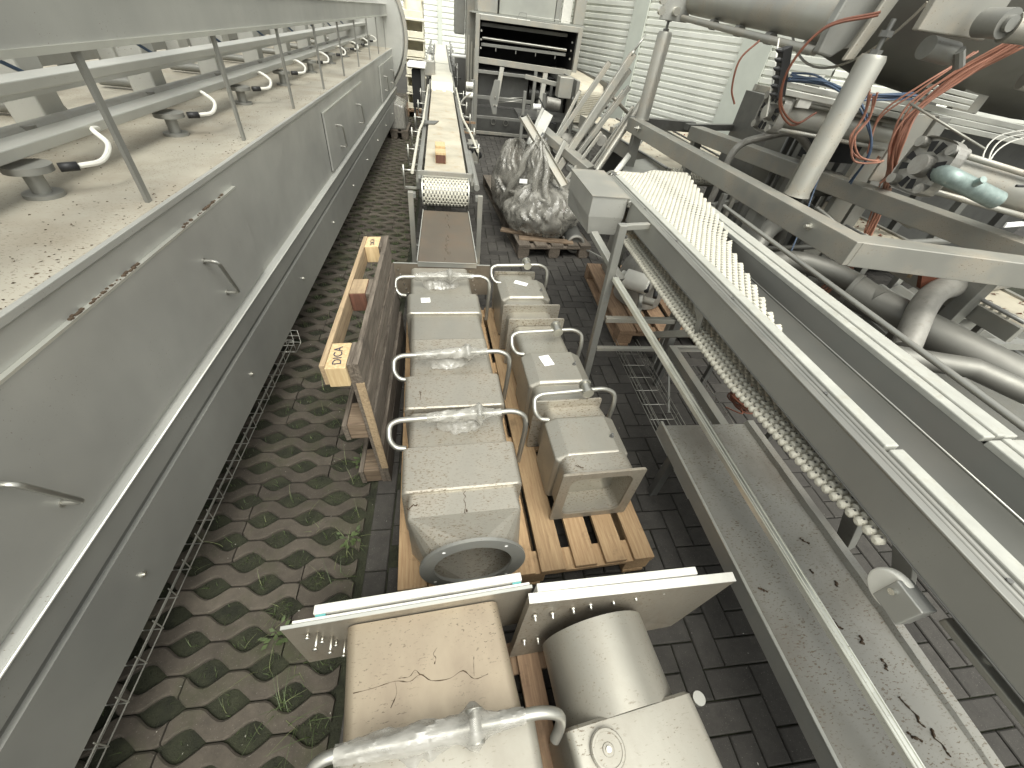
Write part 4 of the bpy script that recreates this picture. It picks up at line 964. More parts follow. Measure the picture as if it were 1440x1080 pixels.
# ---------------------------------------------------------------- belt machine between oven and wall
t = thing('belt_machine', 'short conveyor with a curved dirty cream belt end, right of the oven', 'conveyor', (2.2, 8.1, 0))
b = MB(); prof = [(0, .62), (-.03, .75), (-.03, .95), (.0, 1.08), (.1, 1.15), (.4, 1.18), (2.2, 1.20)]
for i in range(len(prof) - 1):
    (a0, z0), (a1, z1) = prof[i], prof[i + 1]; b.add([(2.12, 8 + a0, z0), (2.56, 8 + a0, z0), (2.56, 8 + a1, z1), (2.12, 8 + a1, z1)], [(0, 1, 2, 3)])
b.build('belt', 'belt_dirty', t)
b = MB()
for k in range(18): z = .64 + .025 * k; b.box(2.12, 2.56, 7.955, 7.965, z, z + .008)
b.build('belt_slats', 'belt', t)
b = MB(); b.box(2.06, 2.115, 7.95, 10.2, .95, 1.2); b.build('side_plate', 'frame', t, .004)
b = MB(); b.box(2.565, 2.60, 7.95, 10.2, .9, 1.22); b.build('side_plate', 'frame_dark', t, .004)
b = MB(); b.cyl((2.04, 8.05, .93), (2.12, 8.05, .93), .06, 16); b.cyl((2.56, 8.05, .9), (2.68, 8.05, .9), .05, 16); b.build('bearing', 'frame_dark', t)
b = MB(); b.box(1.75, 1.97, 7.85, 8.10, .96, 1.235); b.build('control_box', 'frame_lit', t, .008)
b = MB(); b.bar((1.25, 8.3, 1.15), (1.80, 8.2, 1.10), .06, .06); b.build('support_arm', 'frame_lit', t, .003)
b = MB(); b.box(1.2, 2.2, 8.3, 9.0, .55, .60); b.build('shelf', 'frame_dark', t)
for x, y_ in ((1.25, 8.3), (2.1, 8.1), (2.55, 8.1), (1.6, 8.3)): b = MB(); b.box(x, x + .05, y_, y_ + .05, 0, .95); b.build('leg', 'frame', t, .003)
b = MB(); b.cyl((1.45, 8.35, .74), (1.58, 8.35, .74), .045, 16); b.build('white_cup', 'paper', t)
b = MB(); b.cyl((1.7, 8.5, .80), (1.95, 8.5, .78), .09, 18); b.build('gear_motor', 'motor', t)
b = MB(); b.tube(curve([(1.5, 8.2, .9), (1.62, 8.15, .75), (1.7, 8.1, .6), (1.85, 8.1, .55)], 5), .012, 8); b.build('cable', 'black', t)
b = MB(); b.prism([(2.12, 7.9, .55), (2.7, 7.9, .50), (2.72, 8.3, .56), (2.14, 8.3, .60)], (0, 0, .02)); b.build('drip_tray', 'frame_lit', t)
b = MB(); b.cyl((1.9, 8.0, .28), (2.5, 8.3, .26), .16, 24); b.build('lower_drum', 'motor', t)

# ================================================================ MAIN CONVEYOR ON THE RIGHT
t = thing('link_belt_conveyor', 'long raised conveyor on the right, its white link belt slipped aside on the grey bed', 'conveyor', (1.3, 1.0, 0))
YA, YB = -.55, 2.95
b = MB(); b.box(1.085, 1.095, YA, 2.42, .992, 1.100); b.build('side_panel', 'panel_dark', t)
b = MB(); b.box(1.082, 1.095, YA, 2.42, .987, .9915); b.build('lower_flange', 'frame_dark', t, .002)
b = MB(); b.box(1.083, 1.108, YA, YB, 1.1005, 1.109); b.build('top_flange', 'tube', t, .003)
for x, z in ((1.117, 1.103), (1.136, 1.103)):
    b = MB(); b.cyl((x, YA, z), (x, YB, z), .0075, 12); b.build('slide_tube', 'tube', t)
b = MB(); b.box(1.108, 1.15, YA, YB, 1.07, 1.0945); b.build('rail_base', 'frame_dark', t)
for y0, y1 in ((YA, .535), (.545, YB)):
    b = MB(); b.box(1.152, 1.196, y0, y1, 1.085, 1.112); b.build('wear_strip', 'strip', t, .004)
b = MB(); b.add([(1.19, YA, 1.085), (1.19, YB, 1.085), (1.215, YB, 1.018), (1.215, YA, 1.018)], [(0, 1, 2, 3)])
b.add([(1.215, YA, 1.018), (1.215, YB, 1.018), (1.475, YB, 1.018), (1.475, YA, 1.018)], [(0, 1, 2, 3)])
b.add([(1.475, YA, 1.018), (1.475, YB, 1.018), (1.505, YB, 1.095), (1.505, YA, 1.095)], [(0, 1, 2, 3)])
b.box(1.15, 1.60, YA, YB, .99, 1.000); b.build('bed', 'bed', t)
b = MB(); b.cyl((1.478, YA, 1.021), (1.478, YB, 1.021), .004, 8); b.build('bed_weld', 'tube', t)
for y0, y1 in ((YA, .555), (.565, 2.5)):
    b = MB(); b.box(1.503, 1.545, y0, y1, 1.090, 1.112); b.box(1.5451, 1.575, y0, y1, 1.092, 1.118); b.box(1.5751, 1.625, y0, y1, 1.090, 1.112); b.build('wear_strip', 'strip', t, .004)
b = MB(); b.cyl((1.655, YA, 1.118), (1.70, 2.42, 1.118), .011, 12); b.build('outer_tube', 'tube', t)
b = MB(); b.box(1.60, 1.635, YA, YB, .99, 1.088); b.build('far_panel', 'panel_dark', t)
for y in (.2, .75, 1.3, 1.85, 2.3):
    b = MB(); b.cyl((1.127, y, 1.108), (1.127, y, 1.113), .006, 8); b.build('screw', 'frame_dark', t)
# upper belt, its right edge running diagonally to the left strip
def edge_u(v):
    P = ((1.05, 1.225), (1.25, 1.26), (1.53, 1.34), (1.93, 1.455), (2.33, 1.575), (2.7, 1.665), (3.2, 1.79))
    for (a, ua), (c, uc) in zip(P, P[1:]):
        if a <= v <= c: return ua + (uc - ua) * (v - a) / (c - a)
    return 1.215 if v < 1.05 else 9
GX = 1.48
def ub(u, v, z):
    ww = (v - 1.0) / 2.2; x = u + GX
    e = edge_u(v); curl = max(0, 1 - (e - x) / .05) if e < 1.6 else 0; q_ = min(1, max(0, (x - 1.40) / .10)); lift = .027 * q_ * q_ * (3 - 2 * q_)
    return (x, v, 1.098 + z + lift + .004 * curl - (.0 if v > 1.3 else (1.3 - v) * .05))
b = belt_sheet(Matrix(), .62, 3.12, .029, .0265, 0, lambda u, v: v > 1.05 and u + GX > 1.175 + max(0, v - 2.4) * .02 and u + GX < edge_u(v) - .006, ub, None, .68, .0045)
b.build('link_belt', 'belt', t)
b = MB(); rows = []
k = 0
pv = [1.04 + .04 * i for i in range(53)]
NJ = 13
for v in pv: rows += [ub(1.165 + (max(1.17, edge_u(v) - .012) - 1.165) * j / (NJ - 1) - GX, v, -.0025) for j in range(NJ)]
b.add(rows, [(NJ * i + j, NJ * i + j + 1, NJ * i + NJ + j + 1, NJ * i + NJ + j) for i in range(len(pv) - 1) for j in range(NJ - 1)]); b.build('belt_shade_layer', 'frame_dark', t)  # added dark sheet below the links, painting shade into the belt holes
b = MB(); belt_sheet(Matrix(), .58, .14, .0262, .0235, 0, None, lambda u, v, z: (u + GX, 3.12 + .05 * math.sin(v / .05), 1.04 + .05 * math.cos(v / .05) + z), b, .66, .008); b.build('link_belt_end', 'belt', t)
# strand hanging back under the conveyor
def sag(y):
    P = ((-.2, .985), (.38, .962), (.6, .925), (1.02, .885), (1.51, .878), (2.29, .89), (2.8, .92), (3.3, .93))
    for (a, ua), (c, uc) in zip(P, P[1:]):
        if a <= y <= c:
            s = (y - a) / (c - a); return ua + (uc - ua) * s
    return .93
b = belt_sheet(Matrix(), .46, 2.5, .0262, .0235, 0, None, lambda u, v, z: (u + 1.36, v + .36, sag(v + .36) + z), None, .66, .009)
b.build('return_belt', 'belt_dirty', t)
b = MB(); bh = MB(); n_ = 0; y = .36
while y < 2.35:
    for c, x in enumerate((1.080, 1.112, 1.144)):
        yy = y + (.0137 if c == 1 else 0); z = sag(yy) + .004; s = Vector((x, yy, z)); sec = []
        for q, rr_ in ((-.0145, .006), (-.009, .0125), (.009, .0125), (.0145, .006)):
            sec.append([(x + q, yy + rr_ * 1.05 * math.cos(a), z + rr_ * math.sin(a)) for a in [2 * PI * kk / 8 for kk in range(8)]])
        b.loft(sec, True, True)
        bh.cyl((x - .0125, yy, z + .001), (x - .0121, yy, z + .001), .0028, 6)
        bh.box(x - .003, x + .003, yy - .003, yy + .003, z + .0122, z + .0132)
    y += .0275
rb = b.build('return_belt_edge', 'belt', t); bh.build('pin_holes', 'frame_dark', rb)
# supports
b = MB(); b.bar((.962, 2.06, 0), (.915, 2.06, 1.10), .045, .045, (0, 1, 0)); b.build('leg', 'frame', t, .004)
b = MB(); b.bar((.92, 2.06, 1.085), (1.084, 2.10, 1.085), .03, .03); b.build('leg_bracket', 'frame_lit', t, .003)
b = MB(); b.bar((1.50, 2.06, .04), (1.46, 2.06, .98), .05, .05, (0, 1, 0)); b.cyl((1.502, 2.06, 0), (1.502, 2.06, .04), .012, 10); b.build('leg', 'frame_dark', t, .004)
b = MB(); b.bar((1.60, 2.24, 0), (1.58, 2.24, .97), .09, .05, (0, 1, 0)); b.build('leg', 'frame', t, .004)
for z, r_ in ((.262, .014), (.497, .017)):
    b = MB(); b.box(.98, 1.48, 2.06 - r_, 2.06 + r_, z - r_, z + r_); b.build('cross_tube', 'frame_lit', t, .003)
b = MB(); b.bar((1.47, 2.0, .3), (1.33, 1.55, .16), .012, .012); b.build('stay', 'frame', t)
b = MB(); b.bar((.90, 2.43, .90), (1.02, 2.10, .75), .05, .03); b.build('stay', 'frame', t, .003)
b = MB(); b.prism([(1.088, 1.46, .985), (1.088, 1.36, .985), (1.10, 1.36, .86), (1.10, 1.395, .86), (1.10, 1.40, .93)], (.006, 0, 0)); b.build('hook_plate', 'frame', t)
b = MB(); b.bar((1.11, 1.40, .865), (1.13, 1.75, .60), .035, .035); b.build('stay', 'frame', t, .003)
b = MB(); b.bar((1.3, .60, .97), (2.05, .75, .0), .07, .05); b.bar((1.28, .45, .95), (1.9, .42, .2), .09, .02); b.build('near_leg', 'frame', t, .003)
b = MB(); b.cyl((1.072, .262, .902), (1.098, .262, .902), .052, 40); wl = b.build('support_wheel', 'white_pvc', t, .006, seg=3)
b = MB(); b.box(1.060, 1.104, .195, .268, .868, .952); br = b.build('wheel_bracket', 'panel', t, .003)
b = MB(); b.cyl((1.052, .252, .925), (1.06, .252, .925), .008, 12); b.build('axle_nut', 'bolt', br)
b = MB(); b.box(1.125, 1.175, YA, .185, .915, .935); b.build('side_bar', 'frame_lit', t, .004)
b = MB(); b.cyl((1.15, .10, .935), (1.15, .10, .941), .012, 12); b.build('bar_bolt', 'bolt', t)

t = thing('drive_box', 'plain grey sheet metal box fixed beside the far end of the white link belt', 'metal box', (.95, 2.7, .88))
b = MB(); b.loft([[(.845, 2.43, 1.118), (1.07, 2.43, 1.118), (1.07, 2.99, 1.118), (.84, 2.97, 1.118)], [(.845, 2.43, 1.0), (1.07, 2.43, 1.0), (1.07, 2.99, 1.0), (.84, 2.97, 1.0)], [(.87, 2.45, .885), (1.05, 2.45, .885), (1.06, 2.97, .885), (.85, 2.95, .885)]], smooth=False)
b.build('box_body', 'panel', t, .002)
b = MB(); b.prism([(.838, 2.424, 1.1185), (1.075, 2.424, 1.1185), (1.078, 3.0, 1.1185), (.833, 2.98, 1.1185)], (0, 0, .004)); b.build('lid', 'frame_lit', t)
b = MB(); b.cyl((1.07, 2.42, 1.08), (1.16, 2.42, 1.06), .008, 8); b.cyl((1.075, 2.40, 1.10), (1.075, 2.43, 1.10), .012, 8); b.build('fixing_rod', 'tube', t)

# loose aluminium bar leaning from the leg down onto the chute
b = MB(); A, B_ = Vector((.945, 2.02, .80)), Vector((1.288, -.30, .425))
b.bar(A, B_, .034, .022); b.bar(A + Vector((0, 0, .0115)), B_ + Vector((0, 0, .0115)), .010, .004); b.bar(A + Vector((-.013, 0, .0115)), B_ + Vector((-.013, 0, .0115)), .004, .004); b.bar(A + Vector((.013, 0, .0115)), B_ + Vector((.013, 0, .0115)), .004, .004)
single(b, 'aluminium_bar', 'alu', 'long bright ribbed aluminium bar leaning across the dirty chute', 'metal bar')
# chute
t = thing('steel_chute', 'wide dirty steel chute spotted with brown residue, lying under the bright aluminium bar', 'chute', (1.3, .4, 0))
b = MB(); b.box(1.062, 1.555, -.7, 1.245, .394, .398); b.build('floor', 'chute', t)
b = MB(); b.box(1.056, 1.062, -.7, 1.25, .345, .422); b.build('left_wall', 'frame', t, .001)
b = MB(); b.box(1.0545, 1.066, -.7, 1.25, .4225, .4265); b.build('left_rim', 'edge', t)
b = MB(); vs = []
for i in range(48):
    y = -.7 + 1.95 * i / 47; q = .004 * noise.noise(Vector((y * 14, 0, 5))); h = .020 if y > .35 else .020 * max(0, 1 - (.35 - y) / .6)
    vs += [(1.536 + q, y, .3985), (1.546 + q, y, .4 + h), (1.582 + q * .3, y, .4 + h), (1.584, y, .37)]
b.add(vs, [(4 * i + c, 4 * i + 4 + c, 4 * i + 5 + c, 4 * i + 1 + c) for i in range(47) for c in range(3)]); b.build('right_flange', 'chute', t)
for x in (1.1, 1.54):
    for y in (-.5, 1.1): b = MB(); b.box(x - .02, x + .02, y - .02, y + .02, 0, .3935); b.build('leg', 'frame_dark', t, .003)
rnd = random.Random(5)
for cx, cy, L in ((1.40, .10, .07), (1.44, .02, .06), (1.35, .02, .03), (1.43, .20, .03), (1.40, .27, .025), (1.34, .32, .03), (1.45, .45, .02), (1.31, .35, .03), (1.38, .50, .02), (1.42, .62, .025), (1.12, .45, .02), (1.30, .60, .02)):
    P = [(cx, cy, .3995)]
    for _ in range(5): P.append((P[-1][0] + rnd.uniform(-.008, .012), P[-1][1] - L / 5 * rnd.uniform(.5, 1.3), .3995))
    b = MB(); C_ = curve(P, 3); b.tube(C_, [.0008 + .0045 * rnd.random() for _ in C_], 6); b.build('residue', 'stain', t)
# frame behind the chute
t = thing('angle_frame', 'open angle-steel frame lying between the chute and the conveyor legs', 'metal frame', (1.6, 1.6, .3))
b = MB(); b.box(1.455, 1.505, 1.27, 1.98, .335, .341); b.box(1.455, 1.460, 1.27, 1.98, .29, .3349); b.build('side_angle', 'frame_lit', t)
b = MB(); b.box(1.455, 1.85, 1.981, 2.0, .335, .341); b.box(1.455, 1.85, 1.995, 2.0, .29, .3349); b.build('rear_angle', 'frame_lit', t)
b = MB(); b.box(1.80, 1.85, 1.27, 1.98, .335, .341); b.build('side_angle', 'frame', t)
for x, y in ((1.47, 1.3), (1.83, 1.3), (1.47, 1.97), (1.83, 1.97)): b = MB(); b.box(x - .015, x + .015, y - .015, y + .015, 0, .2899); b.build('leg', 'frame_dark', t)
def basket(name, label, x0, x1, z0, z1, y0, y1, step):
    t = thing(name, label, 'cable tray', ((x0 + x1) / 2, (y0 + y1) / 2, z0), 0, 'wire cable trays lying by the chute'); b = MB()
    for x, z in ((x0, z1), (x0, (z0 + z1) / 2), (x0, z0), (x0 + (x1 - x0) * .33, z0), (x0 + (x1 - x0) * .7, z0), (x1, z0), (x1, (z0 + z1) / 2), (x1, z1)): b.cyl((x, y0, z), (x, y1, z), .0022, 6)
    b.build('long_wires', 'tube', t); b = MB(); y = y0 + .03
    while y < y1: b.tube(arc_path([(x0, y, z1), (x0, y, z0), (x1, y, z0), (x1, y, z1)], .01, 3), .0022, 6); y += step
    b.build('cross_wires', 'tube', t)
basket('cable_tray', 'wire cable tray on the bricks just left of the bright bar', 1.17, 1.33, .18, .24, .95, 2.2, .125)
basket('cable_tray', 'wire cable tray on the bricks right of the bright bar, next to the angle frame', 1.53, 1.68, .12, .20, 1.1, 1.95, .125)
b = MB(); rnd = random.Random(3)
for k in range(16):
    r = .075 + rnd.uniform(-.015, .012); ph = rnd.uniform(0, 6); c0 = Vector((1.74 + rnd.uniform(-.01, .01), 1.50 + rnd.uniform(-.012, .012), .30 + .004 * k))
    b.tube([c0 + Vector((r * math.cos(a), r * 1.1 * math.sin(a), .012 * math.sin(2 * a + ph))) for a in [i * PI / 14 for i in range(28)]], .0045, 6, closed=True)
b.tube(curve([(1.80, 1.52, .32), (1.90, 1.6, .34), (2.02, 1.58, .28)], 6), .004, 6); b.tube(curve([(1.68, 1.45, .31), (1.64, 1.38, .33), (1.60, 1.46, .30)], 6), .004, 6)
single(b, 'cable_coil', 'rust', 'tangled coil of rusty brown cable lying beyond the end of the chute', 'cable')

# ---------------------------------------------------------------- orange pallet with a gear unit
PMX = frame_mx(1.31, 2.44, -1.5)
t = thing('pallet', 'orange-brown pallet with a gear unit on it, behind the conveyor legs', 'pallet', (1.31, 2.44, 0), math.radians(-1.5))
pallet_parts(t, 1.15, .82, [(0, .135), (.15, .285), (.33, .46), (.50, .63), (.675, .82)], 'wood_mid', 'wood_mid', 0, PMX)
t = thing('gear_unit', 'dull grey gear unit with a white motor cover standing on the orange-brown pallet', 'machine part', (1.75, 3.0, .145))
b = MB(); b.loft([[(1.62 + .20 * math.cos(a) * s, 2.95 + .22 * math.sin(a) * s, z) for a in [2 * PI * k / 32 for k in range(32)]] for z, s in ((.147, .8), (.16, 1.0), (.30, 1.05), (.45, .9), (.55, .6), (.58, .3))], True, True); b.build('housing', 'motor', t)
b = MB(); b.cyl((1.40, 2.82, .40), (1.56, 2.70, .40), .075, 24); b.cyl((1.37, 2.845, .40), (1.40, 2.82, .40), .05, 20); b.build('motor_cover', 'white_pvc', t, .01)
b = MB(); b.cyl((1.52, 2.64, .38), (1.66, 2.95, .50), .018, 10); b.cyl((1.60, 2.62, .34), (1.72, 2.9, .5), .018, 10); b.build('hydraulic_strut', 'black', t)
b = MB(); b.cyl((1.50, 2.60, .33), (1.57, 2.56, .33), .03, 14); b.build('grease_cap', 'frame_lit', t)
b = MB(); b.box(1.46, 1.49, 3.15, 3.50, .15, .60); b.build('guard_plate', 'frame', t, .004)
b = MB(); b.bar((1.50, 2.60, .22), (1.62, 3.25, .85), .03, .03); b.build('strut', 'frame', t, .003)
b = MB(); b.cyl((1.86, 2.70, .27), (1.98, 2.62, .24), .05, 16); b.cyl((1.98, 2.62, .24), (1.985, 2.617, .24), .035, 16); b.build('outlet', 'motor', t)
b = MB(); b.cyl((1.78, 2.60, .185), (1.93, 2.46, .185), .028, 16); b.cyl((1.83, 2.42, .17), (1.94, 2.46, .17), .014, 10)
single(b, 'plastic_pipe', 'white_pvc', 'white plastic pipe piece lying on the orange-brown pallet below the gear unit', 'pipe')

# ---------------------------------------------------------------- wrapped bundle on old pallets
BMX = frame_mx(.70, 3.93, 5.5)
t = thing('pallet', 'long dark weathered pallet under the film-wrapped bundle', 'pallet', (.70, 3.93, 0), math.radians(5.5))
pallet_parts(t, 2.35, .80, [(0, .13), (.18, .31), (.36, .49), (.54, .66), (.68, .80)], 'wood_old', 'wood_old', 0, BMX)
for pts, lb in ((((.72, 4.10, .150), (1.30, 4.05, .150)), 'loose weathered board lying crosswise on the front end of the dark pallet'), (((.55, 4.30, .150), (.98, 4.16, .152)), 'short weathered board poking out left below the film-wrapped bundle')):
    b = MB(); b.bar(pts[0], pts[1], .085, .022); single(b, 'loose_board', 'wood_oldx', lb, 'board', bevel=.003)
def lump(c, s, seed, nu=96, nv=64, amp=.16, flat_z=None):
    b = MB(); vs = []
    for i in range(nv + 1):
        th = PI * i / nv
        for k in range(nu):
            a = 2 * PI * k / nu; d = Vector((math.sin(th) * math.cos(a), math.sin(th) * math.sin(a), math.cos(th)))
            wv = noise.noise(Vector((0, 0, d.z * 2 + seed))) * 1.2; q = 1 + amp * noise.noise(d * 1.4 + Vector((seed, 0, 0))) + .26 * (.4 - abs(noise.noise(Vector((math.cos(a + wv) * 3.2, math.sin(a + wv) * 3.2, d.z * .8)) + Vector((seed, 3, 0))))) + .10 * (.4 - abs(noise.noise(Vector((math.cos(a + wv) * 8, math.sin(a + wv) * 8, d.z * 1.6)) + Vector((seed, 7, 0)))))
            p = Vector(c) + Vector((d.x * s[0], d.y * s[1], d.z * s[2])) * q
            if flat_z and p.z < flat_z: p.z = flat_z + (p.z - flat_z) * .05
            vs.append(p)
    fs = [(i * nu + k, i * nu + (k + 1) % nu, (i + 1) * nu + (k + 1) % nu, (i + 1) * nu + k) for i in range(nv) for k in range(nu)]
    return b.add(vs, fs, .5, True)
t = thing('wrapped_bundle', 'lumpy machine bundle wrapped in wrinkled clear film on the dark pallet', 'wrapped load', (.95, 4.6, .15))
lump((.98, 4.38, .36), (.36, .36, .26), 2, flat_z=.15, amp=.14).build('film_lower', 'bag', t)
lump((.72, 4.85, .50), (.22, .30, .36), 8, flat_z=.15, amp=.14).build('film_upper', 'bag', t)
lump((.90, 4.55, .60), (.16, .22, .34), 15, flat_z=.15, amp=.2).build('film_peak', 'bag', t)
b = MB(); b.box(.80, 1.18, 4.2, 4.75, .15, .58); b.build('wrapped_core', 'motor', t, .04)
b = MB(); b.box(.62, .86, 4.7, 5.1, .15, .78); b.build('wrapped_core', 'wood_old', t, .04)
b = MB(); b.box(.70, .78, 4.33, 4.335, .62, .66); b.build('white_label', 'paper', t)
for s_, p0, p1 in ((1, (.55, 4.55, .30), (.86, 4.5, 1.02)), (2, (.80, 4.25, .2), (.90, 4.45, .98)), (3, (.98, 4.1, .18), (.93, 4.45, .95)), (4, (.60, 4.5, .5), (1.2, 4.15, .35)), (5, (1.25, 4.2, .3), (.85, 4.2, .55))):
    P = [Vector(p0).lerp(Vector(p1), k / 30) + Vector((.012 * math.sin(k * .5 + s_), -.10 * math.sin(PI * k / 30), .05 * math.sin(PI * k / 30))) for k in range(31)]
    wrap_mesh(P, .010, .030, s_, None, 14).build('film_fold', 'bag', t)
t = thing('drum_roller', 'dark worn roller lying on the bricks at the right of the film-wrapped bundle', 'roller', (1.36, 4.15, 0))
b = MB(); b.loft([[(1.32 + x * .3, 4.10 + x, .11 + 0) for _ in range(1)] for x in (0,)] * 0 or [[(1.34 + .105 * math.cos(a), y_, .12 + .105 * math.sin(a)) for a in [2 * PI * k / 28 for k in range(28)]] for y_ in (4.08, 4.5)], True, True); b.build('roller', 'darksteel', t, .01)
b = MB(); b.tube([(1.34 + .085 * math.cos(a), 4.075, .12 + .085 * math.sin(a)) for a in [2 * PI * k / 24 for k in range(24)]], .014, 8, closed=True); b.build('rim', 'motor', t)
b = MB(); b.bar((1.22, 4.20, .145), (1.80, 3.75, .02), .02, .012); single(b, 'steel_strip', 'frame', 'thin steel strip sloping from the dark roller down to the bricks', 'metal strip')
b = MB(); b.bar((1.05, 4.9, .30), (1.18, 4.25, .42), .05, .10); single(b, 'rusty_board', 'wood_brown', 'reddish brown board wedged right of the film-wrapped bundle', 'board')

b = MB(); A, B_ = Vector((.735, 4.75, 1.12)), Vector((1.13, 4.20, .66)); d = (B_ - A).normalized(); sdv = d.cross(Vector((0, -.5, 1))).normalized() * .045; up = sdv.cross(d).normalized() * .03
for o0, o1 in ((sdv, sdv + up), (sdv, -sdv), (-sdv, -sdv + up)):
    b.prism([A + o0, A + o1, B_ + o1, B_ + o0], (sdv.cross(d) * .12 if o1 == -sdv else sdv * .08))
single(b, 'channel_bar', 'frame_lit', 'bright channel bar lying slanted over the top of the film-wrapped bundle', 'metal bar')

# ---------------------------------------------------------------- pile of leaning frames
t = thing('dismantled_frame', 'dismantled conveyor frame tipped over behind the wrapped bundle, its square posts leaning right', 'metal frame', (1.4, 4.9, 0))
for a, c, w_ in (((1.05, 5.0, .70), (1.655, 5.2, 1.606), .05), ((1.17, 4.75, .66), (1.89, 5.2, 1.70), .07), ((1.02, 4.5, .64), (1.20, 4.72, .95), .045), ((1.30, 4.95, .75), (1.91, 5.25, 1.56), .05), ((1.33, 4.9, .66), (1.93, 5.2, 1.42), .05), ((1.12, 5.3, .6), (1.50, 5.6, 1.30), .035), ((1.45, 5.3, .6), (2.02, 5.6, 1.35), .035), ((1.62, 5.1, .6), (2.15, 5.5, 1.22), .03), ((1.25, 4.6, .6), (1.60, 4.8, 1.05), .035)):
    b = MB(); b.bar(a, c, w_, w_ * .75, (0, 1, 0)); p_ = b.build('post', 'frame_lit', t, .004)
    d = (Vector(c) - Vector(a)).normalized(); b = MB(); b.bar(Vector(c) + d * .001, Vector(c) + d * .006, w_ * .8, w_ * .58, (0, 1, 0)); b.build('open_end', 'dark', p_)
b = MB(); b.cyl((1.74, 5.2, 1.34), (2.02, 5.25, 1.18), .018, 10); b.build('cross_rod', 'frame_lit', t)
b = MB(); b.cyl((1.88, 5.19, 1.71), (1.98, 5.22, 1.86), .010, 8); b.cyl((1.86, 5.18, 1.68), (1.885, 5.19, 1.725), .02, 10); b.build('threaded_rod', 'tube', t)
b = MB(); b.bar((.98, 5.1, .98), (1.50, 4.62, .72), .16, .08); b.build('bed_channel', 'frame_lit', t, .006)
b = MB(); b.bar((1.30, 4.72, .72), (1.56, 4.40, .62), .12, .05); b.build('bed_channel', 'frame', t, .006)
b = MB(); b.bar((.86, 4.75, .86), (1.04, 5.0, 1.14), .11, .03, (0, -1, .5)); b.build('end_plate', 'frame', t, .003)
b = MB(); b.bar((.80, 4.72, .88), (.98, 5.05, 1.16), .03, .05, (0, -1, .5)); b.build('end_bar', 'frame', t, .003)
b = MB(); b.cyl((.93, 4.72, .93), (.97, 4.76, .99), .022, 10); b.cyl((.96, 4.68, .90), (1.0, 4.72, .96), .016, 10); b.build('bearing_block', 'frame_dark', t)
for x, y_, z in ((1.22, 4.45, .60), (1.60, 4.75, .98), (1.05, 4.35, .58)): b = MB(); b.cyl((x, y_, z), (x + .03, y_ + .06, z), .05, 18); b.build('roller_end', 'motor', t)
for k, (a, c) in enumerate((((1.0, 4.45, .50), (1.35, 4.85, .45)), ((1.2, 4.6, .35), (1.7, 5.0, .55)), ((1.45, 4.5, .6), (1.85, 4.85, .66)), ((1.5, 4.45, .5), (1.95, 4.7, .5)))): b = MB(); b.bar(a, c, .05, .04); b.build('lower_bar', 'frame_dark' if k % 2 else 'frame', t, .003)
b = MB(); b.bar((1.62, 4.78, .66), (2.23, 5.2, 1.52), .055, .055, (0, 1, 0)); b = MB(); b.cyl((1.64, 4.80, .68), (2.235, 5.22, 1.52), .036, 16); b.cyl((1.61, 4.76, .66), (1.65, 4.8, .7), .02, 10)
b.bar((1.60, 4.80, .70), (1.97, 5.05, 1.25), .02, .02)
single(b, 'roller_tube', 'frame_lit', 'thick round tube leaning right behind the grey drive box, left of the thin bright one', 'metal tube')
b = MB(); b.cyl((1.62, 4.30, .70), (2.26, 5.2, .99), .030, 16); single(b, 'bright_tube', 'white_pvc', 'thin bright tube leaning up to the right, just behind the link belt start', 'metal tube')

# ---------------------------------------------------------------- two belt conveyors behind
CM2 = frame_mx(2.44, 4.62, 5.5)
t = thing('belt_conveyor', 'conveyor with a soiled cream belt and toothed end roll, running back toward the side wall', 'conveyor', (2.44, 4.62, 0), math.radians(5.5))
def roll2(u, v, z):
    r = .085; a = v / r; return (u + .30, r - math.sin(a) * (r + z), .70 + math.cos(a) * (r + z)) if a < PI * .8 else (u + .3, r, .7)
b = belt_sheet(Matrix(), .54, .20, .034, .030, 0, None, roll2, None, .6, .010); b.xf(CM2).build('belt_links', 'belt', t)
b = MB(); b.cyl((.02, .085, .70), (.58, .085, .70), .082, 28); b.xf(CM2).build('end_roll', 'belt_dirty', t)
b = MB(); b.box(.03, .57, .085, 3.0, .775, .785); b.xf(CM2).build('belt', 'belt_dirty', t)
b = MB(); b.box(-.04, .0, .02, 3.0, .62, .80); b.xf(CM2).build('side_beam', 'frame_lit', t, .004)
b = MB(); b.box(.60, .64, .02, 3.0, .62, .80); b.xf(CM2).build('side_beam', 'frame', t, .004)
b = MB(); b.cyl((-.03, .085, .70), (.01, .085, .70), .09, 24); b.xf(CM2).build('roll_flange', 'tube', t)
b = MB(); b.cyl((-.06, .02, .80), (-.06, 2.6, .80), .012, 8); b.xf(CM2).build('edge_rod', 'frame_dark', t)
for x in (0, .6):
    for y in (.4, 2.6): b = MB(); b.box(x - .02, x + .02, y, y + .04, 0, .62); b.xf(CM2).build('leg', 'frame', t, .003)
t = thing('motor_enclosure', 'grey sloping box with a white sticker, between the leaning tubes and the soiled belt', 'metal box', (2.15, 4.8, .3))
b = MB(); b.prism([(1.74, 4.30, .74), (2.38, 4.74, .74), (2.44, 5.22, .76), (2.02, 4.95, .76)], (0, 0, -.42)); b.build('box_body', 'panel_dark', t, .004)
b = MB(); b.prism([(1.735, 4.295, .7405), (2.385, 4.735, .7405), (2.445, 5.225, .7605), (2.015, 4.955, .7605)], (0, 0, .004)); b.build('lid', 'panel', t)
b = MB(); b.prism([(2.18, 4.82, .7475), (2.28, 4.88, .748), (2.26, 4.98, .752), (2.16, 4.92, .7515)], (0, 0, .001)); b.build('sticker', 'paper', t)
t = thing('valve_rack', 'small rack of valves and rods standing in front of the side wall', 'machine part', (2.6, 6.9, 0))
